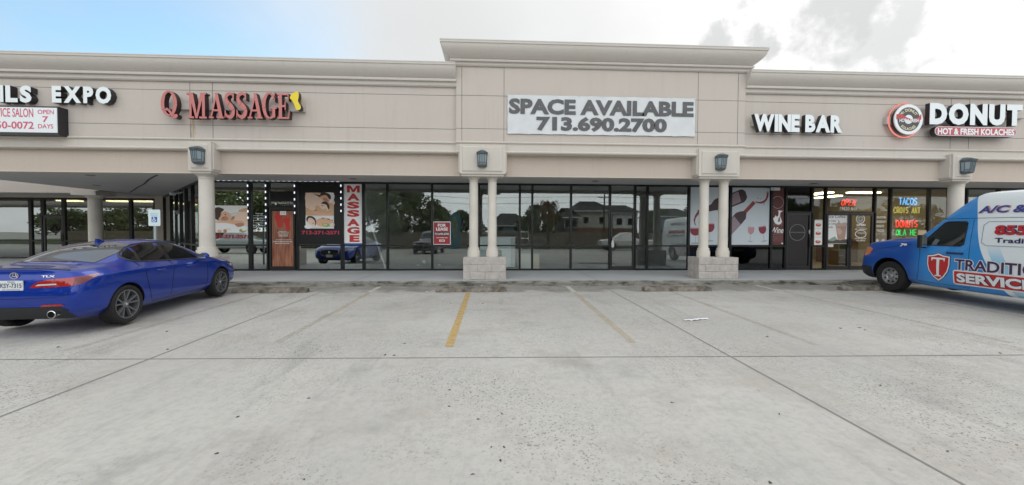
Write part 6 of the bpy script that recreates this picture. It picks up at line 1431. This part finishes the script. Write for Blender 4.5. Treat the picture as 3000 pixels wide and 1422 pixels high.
# emblem on the court door: circle with a triangle
ce = at(158.5, 670, YCt-.05); re_ = at(172.5, 670, YCt-.05)[0]-ce[0]
t = thing('door_decal', 'dark circle and triangle emblem on the glass door in the corner court', 'decal', (ce[0], YCt-.03, ce[1]))
mb = MB(); ring(mb, ce[0], ce[1], re_*.86, re_, YCt-.03, YCt-.025, 36); mb.build('circle', M_DARK, t)
mb = MB(); P = [Vector((ce[0]+re_*.9*math.cos(R_(a)), YCt-.032, ce[1]+re_*.9*math.sin(R_(a)))) for a in (90, 210, 330, 90)]; mb.tube(P, .028, 4); mb.build('triangle', M_DARK, t)
txt('lettering', 'A.A.', (ce[0]-.14, ce[0]+.14, ce[1]-.16, ce[1]-.02), YCt-.034, M_DARK, t, 0, .02)
# small camera under the soffit at the slanted front
t = thing('security_camera', 'small pale security camera on the slanted corner front under the soffit', 'camera', (-12.9, 16.4, 2.8))
p = MD @ Vector((-3.2, YG-.12, 2.82)); t.location = p
mb = MB(); mb.tube([p+Vector((0,.1,.05)), p, p+Vector((-.1,-.16,-.03))], .028, 8); mb.build('arm', M_WHITE, t); mb = MB(); mb.lathe([(.02,-.09),(.055,-.08),(.055,.08),(.03,.09)], 0, 0, 12, 'y'); mb.build('housing', M_WHITE, t, M=Matrix.Translation(p+Vector((-.12,-.2,-.05))) @ Matrix.Rotation(R_(-20), 4, 'Z'))

# litter and leaves on the concrete
def leaf_mesh(seed):
    rnd = random.Random(seed); mb = MB(); n = rnd.randint(2, 3)
    for _ in range(n):
        a = rnd.uniform(0, 6.28); l = rnd.uniform(.035, .065); w = l*rnd.uniform(.22, .4); ox, oy = rnd.uniform(-.03, .03), rnd.uniform(-.03, .03); c, s = math.cos(a), math.sin(a)
        P = [(-l, 0, .002), (-l*.3, w, .012), (l*.5, w*.8, .018), (l, 0, .006), (l*.4, -w*.9, .003), (-l*.4, -w, .004)]
        V = [(ox+x*c-y*s, oy+x*s+y*c, z) for x, y, z in P]; mb.add(V+[(x, y, z+.003) for x, y, z in V], [(0,1,2,3,4,5), (11,10,9,8,7,6)]+[(i, (i+1) % 6, 6+(i+1) % 6, 6+i) for i in range(6)])
    return mb
M_LEAF = mat('dry_leaf', (.06, .05, .038), rough=.9)
protos = []
for i, (px, py) in enumerate(((1470,1213),(1478,1310),(1440,1309),(1318,1143),(1317,1190),(905,1168),(2281,1214),(2774,1324),(1465,1350),(2253,1416),(1402,1229),(1386,1392),(893,1407),(696,1223),(637,1331),(2462,963),(2517,961),(2530,967),(2248,987),(1968,1179),(2580,1130),(1126,1041),(1152,1043),(490,1024),(486,972),(172,1018),(1188,1008),(1322,890),(1415,890),(2935,1036))):
    x, y = gp(px, py)
    if len(protos) < 5: o = leaf_mesh(i).build('dry_leaf', M_LEAF); protos.append(o)
    else: o = protos[i % 5].copy(); COL.objects.link(o)
    o.location = (x, y, G(y)+.002); o.rotation_euler = (0, 0, i*1.7); k = .28 if py > 1100 else .45; o.scale = (k, k, k)
    tag(o, 'small dark dry leaf curled on the open concrete lot', 'leaf', 'dry leaves scattered over the concrete lot')
def paper(px, py, w, h, a, label, crumple=.02, nm='paper_scrap', onwalk=False):
    x, y = gp(px, py); mb = MB(); nx, ny = 14, 5; vs = []
    for j in range(ny+1):
        for i in range(nx+1):
            u, v = i/nx-.5, j/ny-.5; taper = 1-.7*abs(u)**1.2; vs.append((u*w, v*h*taper+.15*h*math.sin(u*7), .006+crumple*abs(math.sin(u*13+v*5))*(.4+random.random()*.6)))
    o = len(vs); vs += [(a_, b_, c_-.003) for a_, b_, c_ in vs]; fs = [(j*(nx+1)+i, j*(nx+1)+i+1, (j+1)*(nx+1)+i+1, (j+1)*(nx+1)+i) for j in range(ny) for i in range(nx)]
    mb.add(vs, fs+[tuple(o+k for k in f[::-1]) for f in fs]); ob = mb.build(nm, mat('litter_paper', (.74, .77, .80), rough=.6), local=True); ob.location = (x, y, G(y)); ob.rotation_euler = (0, 0, a); tag(ob, label, 'litter')
paper(2040, 938, .50, .085, .25, 'long white crumpled paper strip lying on the open concrete')
paper(1250, 857.5, .07, .06, 0, 'tiny white paper scrap on the dirty gutter left of the wheel stop', .025)
paper(1412, 839, .06, .04, .4, 'tiny white paper scrap at the kerb above the wheel stop', .02); paper(2612, 849, .05, .04, 0, 'tiny white scrap by the paler wheel stop near the van', .02)

# ------------------------------------------------------------------ things inside the empty shop
t = thing('display_counter', 'pale blue white counter cabinet just inside the empty shop behind the twin columns', 'counter', (at(1450, 740, 14.9)[0], 14.9, 0))
x0, x1, _, z1 = rect(1404, 694, 1509, 789, 14.6); M_CB = mat('counter_pale', (.80, .88, .90), rough=.4); M_CB2 = mat('counter_side', (.62, .68, .70), rough=.4)
MB().box(x0, x1-.16, 14.6, 15.3, .05, z1-.04).build('cabinet', M_CB, t); MB().box(x1-.155, x1, 14.6, 15.3, .05, z1-.04).build('end_panel', M_CB2, t); MB().box(x0-.02, x1+.02, 14.57, 15.33, z1-.038, z1).build('worktop', M_CB, t)
MB().box(x0+.02, x1-.18, 14.588, 14.598, .66, .675).build('shelf_line', M_CB2, t)
for nm, px, y, col, lab in (('packing_box', (1517, 743.5, 1557, 789), 14.7, (.66, .66, .60), 'cream upright box standing inside the empty shop below the ladder'), ('packing_box', (1561, 744, 1580, 789), 14.9, (.60, .50, .36), 'narrow tan box standing beside the cream box inside the empty shop')):
    x0, x1, _, z1 = rect(*px, y); t = thing(nm, lab, 'box', ((x0+x1)/2, y, 0)); m = mat('box_'+lab[:5], col, rough=.7)
    MB().box(x0, x1, y, y+.4, .003, z1-.012).build('carton', m, t); MB().box(x0-.006, x1+.006, y-.006, y+.406, z1-.011, z1).build('lid', m, t)
t = thing('step_ladder', 'aluminium step ladder standing inside the empty shop behind the cream box', 'ladder', (at(1537, 740, 16.0)[0], 16.0, 0))
xa, xb, _, z1 = rect(1524, 661, 1551, 760, 16.0)
for x in (xa, xb): MB().tube([(x, 15.8, 0), ((x*.8+(xa+xb)/2*.2), 16.15, z1)], .022, 6).build('rail', M_ALU, t); MB().tube([(x, 16.7, 0), ((x*.8+(xa+xb)/2*.2), 16.2, z1-.05)], .018, 6).build('back_leg', M_ALU, t)
for i in range(5):
    f = (i+1)/6; MB().box(xa+.03*f, xb-.03*f, 15.78+.35*f, 15.88+.35*f, z1*f, z1*f+.03).build('step', M_ALU, t)
p0, p1 = at(1077, 630, 14.25), at(1128.5, 788, 14.25)
t = thing('leaning_board', 'long white board leaning against the wall inside the empty shop', 'board', (p1[0], 14.25, 0)); MB().tube([(p1[0], 14.3, .02), (p0[0], 14.25, p0[1])], .034, 4).build('plank', M_WHITE, t)
def on_floor(px, py): d = ray(px, py); k = -EYE/d.z; return d.x*k, d.y*k
x, y = on_floor(1243, 770); o = MB().lathe([(.075, -.28), (.075, .28)], 0, .075, 20, 'y').build('paper_roll', mat('roll_white', (.70, .72, .72), rough=.6), local=True, smooth=40); o.location = (x, y-.2, 0); o.rotation_euler = (0, 0, .25); tag(o, 'white paper roll lying on the floor of the empty shop', 'roll')
for px, lab in ((1226, 'small white scrap on the empty shop floor below the dark car reflection'), (1286, 'small white scrap on the empty shop floor under the red lease poster')):
    x, y = on_floor(px, 779); o = MB().bevbox(-.05, .05, 0, .05, 0, .07, .015).build('floor_scrap', M_WHITE, local=True); o.location = (x, y, 0); o.rotation_euler = (0, 0, .6 if px < 1250 else -.4); tag(o, lab, 'litter')
xx, zz = at(1795, 714, YG-.12); o = MB().lathe([(.012, .14), (.03, .10), (.055, 0), (.05, -.12), (.02, -.15)], 0, 0, 10).build('plastic_bag', mat('bag_white', (.66, .68, .68), rough=.5), local=True, smooth=60); o.location = (xx, YG-.12, zz); tag(o, 'small white plastic bag hanging on the empty shop door handle', 'bag')
# donut shop furniture
t = thing('display_shelf', 'dark shelf unit of trays standing inside the donut shop behind the doors', 'shelf', (at(2480, 700, 16)[0], 16, 0))
x0, x1, _, z1 = rect(2452, 700, 2482, 760, 16)
for x in (x0, x1): MB().box(x-.02, x+.02, 15.9, 16.4, 0, z1).build('upright', mat('shelf_wood', (.20, .13, .06)), t)
for i in range(4): MB().box(x0+.021, x1-.021, 15.9, 16.4, .1+i*z1/4, .13+i*z1/4).build('shelf', MATS['shelf_wood'], t)
t = thing('service_counter', 'brown service counter inside the donut shop', 'counter', (at(2450, 740, 17.5)[0], 17.5, 0)); x0, x1, _, _ = rect(2421, 740, 2560, 789, 17.5)
MB().box(x0, x1, 17.5, 18.1, .002, 1.0).build('front', mat('counter_brown', (.22, .11, .06), rough=.4), t); MB().box(x0-.03, x1+.03, 17.45, 18.15, 1.001, 1.05).build('worktop', mat('counter_top', (.40, .30, .18), rough=.3), t)

# ------------------------------------------------------------------ across the lot: what the glass mirrors
MIR = 2*YG
def mp(px, py, D): x, z = at(px, py, D); return x, MIR-D, z
def leaf_crown(n, rx, ry, rz, zc, seed, size, holes=.35):
    rnd = random.Random(seed); mb = MB(); lumps = []
    for _ in range(22):
        a, u = rnd.uniform(0, 6.28), rnd.uniform(-.75, 1); r = math.sqrt(max(0, 1-u*u))*rnd.uniform(.45, .95); lumps.append((rx*r*math.cos(a), ry*r*math.sin(a), zc+rz*u*.85, rnd.uniform(.22, .42)))
    for i in range(n):
        lx, ly, lz, lr = lumps[rnd.randrange(len(lumps))]; v = Vector((rnd.gauss(0,1), rnd.gauss(0,1), rnd.gauss(0,1))).normalized()*(rnd.random()**.45)
        c = Vector((lx+v.x*lr*rx, ly+v.y*lr*ry, lz+v.z*lr*rz)); s = size*rnd.uniform(.5, 1.2)
        d = Vector((rnd.uniform(-1,1), rnd.uniform(-1,1), rnd.uniform(-.6,.6))).normalized(); e = d.cross(Vector((rnd.uniform(-1,1), rnd.uniform(-1,1), rnd.uniform(-1,1)))).normalized()
        mb.add([c-d*s, c+e*s*.5, c+d*s, c-e*s*.5], [(0,1,2,3)], 0 if rnd.random() < .6 else 1)
    return mb, lumps
M_LF1 = mat('leaf_green', (.12, .15, .06), rough=.8); M_LF2 = mat('leaf_green_light', (.20, .23, .11), rough=.8); M_BARK = mat('bark', (.10, .075, .055), rough=.95, var=.3, vscale=8)
def tree(x, y, h, w, seed, label):
    z0 = G(y)+(.2 if y < -17 else 0); t = thing('leafy_tree', label, 'tree', (x, y, z0), 0, 'trees across the lot mirrored in the glass')
    cm, lumps = leaf_crown(4200, w/2, w/2, h*.44, h*.54, seed, .27); cm.build('crown', [M_LF1, M_LF2], t, local=True)
    mb = MB(); mb.tube([(0,0,0), (.05,0,h*.2), (-.05,.05,h*.45), (0,0,h*.7)], [.22*h/7, .17*h/7, .11*h/7, .04], 8)
    for lx, ly, lz, lr in lumps[:7]: mb.tube([(0,0,h*.3), (lx*.5, ly*.5, h*.3+(lz-h*.3)*.6), (lx, ly, lz)], [.07, .05, .02], 5)
    mb.build('trunk', M_BARK, t, local=True)
for i, (px, py, D, w) in enumerate(((1180,560,48,9),(1235,590,50,7),(1283,617,56,5),(1365,625,58,5),(1580,610,56,6),(1060,545,46,9),(960,520,46,10),(840,500,48,11),(720,480,48,12),(600,470,50,12),(480,470,50,11),(360,480,52,12),(200,480,54,12),(1925,620,66,7),(2080,600,60,8),(2300,590,58,9),(2480,600,58,9),(2650,590,60,9),(60,600,60,9),(180,606,62,8),(300,602,61,9),(420,598,60,9),(-80,590,60,10))):
    x, y, z = mp(px, py, D); tree(x, y, z-G(y)+.2, w, i+3, 'leafy green tree beyond the lot seen mirrored in the shop glass')
M_FN = mat('fence_boards', (.20, .165, .125), rough=.9, var=.25, vscale=2.5)
def fence():
    yf = -17.6
    t = thing('board_fence', 'weathered wooden board fence across the lot mirrored in the glass', 'fence', (0, yf, 0)); z0 = G(yf)+.1; mb = MB(); x = -60.0
    while x < 34: h = z0+1.75+random.uniform(-.03, .03); mb.box(x, x+.135, yf, yf+.025, z0, h); x += .15
    mb.build('board_panel', M_FN, t); mb = MB()
    for z in (.4, 1.4): mb.box(-60, 34, yf+.03, yf+.08, z0+z, z0+z+.09)
    mb.build('rail', M_FN, t)
fence()
M_ROOF = mat('shingle_roof', (.035, .034, .036), rough=.9, var=.2, vscale=3); M_BRK = mat('house_brick', (.24, .13, .09), rough=.9, var=.2, vscale=4); M_SID = mat('house_siding', (.50, .48, .42), rough=.8); M_SIDB = mat('house_blue_siding', (.36, .42, .48), rough=.8)
def house(px0, px1, ye, yr, D, wm, label, hip=1.5, depth=10, base_m=None):
    xa, y, ze = mp(px0, ye, D); xb, _, _ = mp(px1, ye, D); _, _, zr_ = mp((px0+px1)/2, yr, D); z0 = G(y)
    if xa > xb: xa, xb = xb, xa
    t = thing('house', label, 'house', ((xa+xb)/2, y, z0), 0); zm = z0+(ze-z0)*.5
    MB().box(xa, xb, y-depth, y, zm, ze).build('upper_wall', wm, t); MB().box(xa, xb, y-depth, y+.05, z0, zm-.003).build('lower_wall', base_m or M_BRK, t)
    mb = MB(); e = .5; mb.add([(xa-e,y+e,ze),(xb+e,y+e,ze),(xb+e,y-depth-e,ze),(xa-e,y-depth-e,ze),(xa+hip,y-depth/2,zr_),(xb-hip,y-depth/2,zr_)], [(0,1,5,4),(1,2,5),(2,3,4,5),(3,0,4),(3,2,1,0)]); mb.build('roof', M_ROOF, t)
    MB().box(xa-e, xb+e, y+e, y+e+.04, ze-.16, ze-.005).build('fascia_board', M_WHITE, t)
    for f in (.25, .7):
        xw = xa+(xb-xa)*f; fo = MB().box(xw-.5, xw+.5, y+.003, y+.06, zm+.5, zm+1.7).build('window', M_WHITE, t); pn = MB().box(xw-.42, xw+.42, y+.062, y+.07, zm+.58, zm+1.62).build('pane', M_TINT, fo)
        pn.matrix_parent_inverse = Matrix(); 
house(1655, 1692, 637, 604, 58, M_ROOF, 'small dark roofed house behind the fence mirrored beside the palm'); house(1690, 1795, 617, 583, 60, M_SID, 'cream and brick house with a dark roof mirrored in the empty shop glass')
house(1796, 1868, 622, 596, 62, M_WHITE, 'white walled gabled house mirrored in the empty shop door', hip=.3); house(1940, 2050, 634, 606, 62, M_SIDB, 'bluish house with a dark hipped roof mirrored near the wine prints'); house(2330, 2560, 630, 600, 64, M_SID, 'long pale house mirrored in the donut shop glass'); house(440, 640, 650, 620, 70, M_SID, 'pale distant house mirrored in the corner court glass'); house(1440, 1545, 660, 622, 62, M_SIDB, 'grey house with a flat dark roof mirrored behind the twin columns')
def palm():
    x, y, z = mp(1606, 572, 43); z0 = G(y); h = z-z0; t = thing('palm_tree', 'dead brown fan palm mirrored in the empty shop glass', 'tree', (x, y, z0)); mb = MB(); mb.tube([(.1,0,0),(0,0,h*.3),(.05,0,h*.66)], [.2,.14,.12], 8); mb.build('trunk', M_BARK, t, local=True)
    mb = MB(); rnd = random.Random(4)
    for i in range(110):
        a = rnd.uniform(0, 6.28); up = rnd.uniform(.0, 1.0); r = rnd.uniform(.8, 1.5); pts = []
        for k in range(6):
            f = k/5; pts.append(Vector((math.cos(a)*r*f**.7, math.sin(a)*r*f**.7, h*.70+up*(h*.28)*math.sin(f*2.2)-f*f*(1.9-up*.8))))
        w = .11
        for k in range(5):
            p, q = pts[k], pts[k+1]; n = Vector((-math.sin(a), math.cos(a), .3))*w*(1-k*.15); mb.add([p-n, q-n, q+n, p+n], [(0,1,2,3)])
    mb.build('fronds', mat('dead_frond', (.14, .085, .045), rough=.9), t, local=True)
palm()
x, y, z = mp(1771, 569, 50); t = thing('utility_pole', 'wooden utility pole mirrored in the empty shop glass', 'pole', (x, y, G(y))); MB().lathe([(.13, G(y)), (.09, z)], x, y, 10).build('post', M_BARK, t); MB().box(x-.9, x+.9, y-.05, y+.05, z-.5, z-.4).build('cross_arm', M_BARK, t)
for dz, px in ((-.35, 0), (-1.1, 1)):
    mb = MB(); mb.tube([(x-34, y, z+dz+.5), (x-17, y, z+dz-.3), (x, y, z+dz), (x+17, y, z+dz-.35), (x+36, y, z+dz+.3)], .022, 4); o = mb.build('overhead_wire', M_DARK); tag(o, ('upper' if px == 0 else 'lower')+' overhead wire crossing the sky mirrored in the glass', 'wire')
# feather flag
x, y, z = mp(1335, 626, 38); t = thing('feather_flag', 'teal feather flag with yellow writing mirrored beside the lease poster', 'flag', (x, y, G(y))); fl = smoothpts([(-.42,0),(-.45,1.4),(-.40,2.3),(-.1,2.75),(.25,2.55),(.38,2.0),(.30,.8),(.25,0),(-.42,0)], 4)[:-1]
h = (z-G(y))/2.85; MB().prism_y([(x+u*h, G(y)+.25+v*h) for u, v in fl], y, y+.01).build('sail', mat('flag_teal', (.03, .16, .22), rough=.7), t); MB().tube([(x-.46*h, y, G(y)), (x-.47*h, y, G(y)+2.4*h)], .015, 6).build('pole', M_DARK, t)
vsx = [('2',2.1),('M',1.65),('O',1.2),('V',.75)]
for ch, v in vsx: txt('lettering', ch, (x+.12*h, x-.25*h, G(y)+.25+v*h, G(y)+.25+(v+.33)*h), y+.014, mat('flag_yellow', (.45, .34, .05), rough=.6), t, 0, .03)
def simple_car(name, cat, label, x, y, rz, prof, col, group=None, half=.95, glassp=(), wheels=(1.0, 3.9), wr=.37, L_=5.0):
    """hull from a side profile list (x, deck z, roof z or None)"""
    t = thing(name, label, cat, (x, y, G(y)), rz); pm = mat('paint_'+name+str(round(col[0]*1000)), col, rough=.3, coat=1); st = []
    for px, zb, zd, zr_, wv in prof:
        st.append((px, ((0,0,zb),(0,half*.8*wv,zb),(0,half*.97*wv,zb+.1),(0,half*wv,zb+.4),(0,half*.97*wv,zd-.06),(0,half*.86*wv,zd+.02),(0,half*(.68 if zr_ > zd+.2 else .5)*wv,zr_),(0,0,zr_+.03))))
    H = Hull(t, st, pm, [(w_, wr, wr+.06, half*.66) for w_ in wheels], sub=2, creases={4: .4, 1: .5, 'end': .4})
    for w_ in wheels:
        for sg in (1, -1): wheel(t, w_, sg*half*.86, wr, wr, .24, wr*.62, sg, 'steel')
    for nm, k, poly in glassp: H.patch(nm, k, poly, M_TINT2, .008, .12)
    return t, H
suv = [(0,.35,1.0,1.75,.9),(.12,.32,1.05,1.85,.97),(1.2,.3,1.08,1.92,1),(2.4,.3,1.08,1.92,1),(2.9,.3,1.08,1.80,1),(3.45,.3,1.08,1.14,1),(4.5,.3,1.05,1.10,1),(4.72,.35,.98,1.02,.93),(4.80,.4,.92,.94,.85)]
x, y, z = mp(1252, 745, 31.5); t, H = simple_car('parked_suv', 'car', 'dark sport utility car mirrored facing the lease poster glass', x, y-4.4, R_(93), suv, (.012, .014, .022), glassp=(('windscreen','T',[(3.35,-.6),(3.4,0),(3.35,.6),(2.9,.55),(2.9,-.55)]),('side_glass','L',[(.5,1.15),(3.0,1.15),(2.7,1.7),(.7,1.75)]),('side_glass','R',[(.5,1.15),(3.0,1.15),(2.7,1.7),(.7,1.75)])), wheels=(.95, 3.85))
for s in (1, -1): H.patch('head_lamp', 'F', [(s*.5,.75),(s*.85,.78),(s*.85,.92),(s*.5,.9)], M_LAMPC, .008, .08)
H.patch('grille', 'F', [(-.45,.55),(.45,.55),(.45,.9),(-.45,.9)], M_DARK, .008, .08)
pick = [(0,.45,1.05,1.08,.95),(.1,.42,1.1,1.13,1),(1.9,.42,1.1,1.13,1),(2.02,.42,1.12,1.80,1),(2.2,.42,1.12,1.86,1),(3.1,.42,1.12,1.86,1),(3.45,.42,1.12,1.75,1),(4.05,.42,1.12,1.18,1),(5.2,.42,1.08,1.14,1),(5.4,.5,1.0,1.04,.95),(5.45,.55,.95,.97,.9)]
gl = (('side_glass','L',[(2.15,1.2),(2.7,1.2),(2.7,1.72),(2.25,1.72)]),('side_glass','L',[(2.8,1.2),(3.75,1.2),(3.4,1.66),(3.2,1.72),(2.8,1.72)]),('side_glass','R',[(2.15,1.2),(2.7,1.2),(2.7,1.72),(2.25,1.72)]),('side_glass','R',[(2.8,1.2),(3.75,1.2),(3.4,1.66),(3.2,1.72),(2.8,1.72)]))
x, y, z = mp(1905, 720, 41); simple_car('pickup_truck', 'truck', 'white pickup truck mirrored in the empty shop door', x, y, R_(178), pick, (.62, .62, .60), glassp=gl, wheels=(1.0, 4.4), wr=.40)
x, y, z = mp(600, 745, 33); simple_car('pickup_truck', 'truck', 'silver grey pickup truck mirrored under the phone number decal', x, y, R_(4), pick, (.36, .40, .40), glassp=gl, wheels=(1.0, 4.4), wr=.40)
x, y, z = mp(395, 740, 40); simple_car('parked_suv', 'car', 'white wagon mirrored in the right pane of the corner court', x, y, R_(20), suv, (.6, .6, .6), glassp=(('side_glass','L',[(.5,1.15),(3.0,1.15),(2.7,1.7),(.7,1.75)]),('side_glass','R',[(.5,1.15),(3.0,1.15),(2.7,1.7),(.7,1.75)])), wheels=(.95, 3.85))
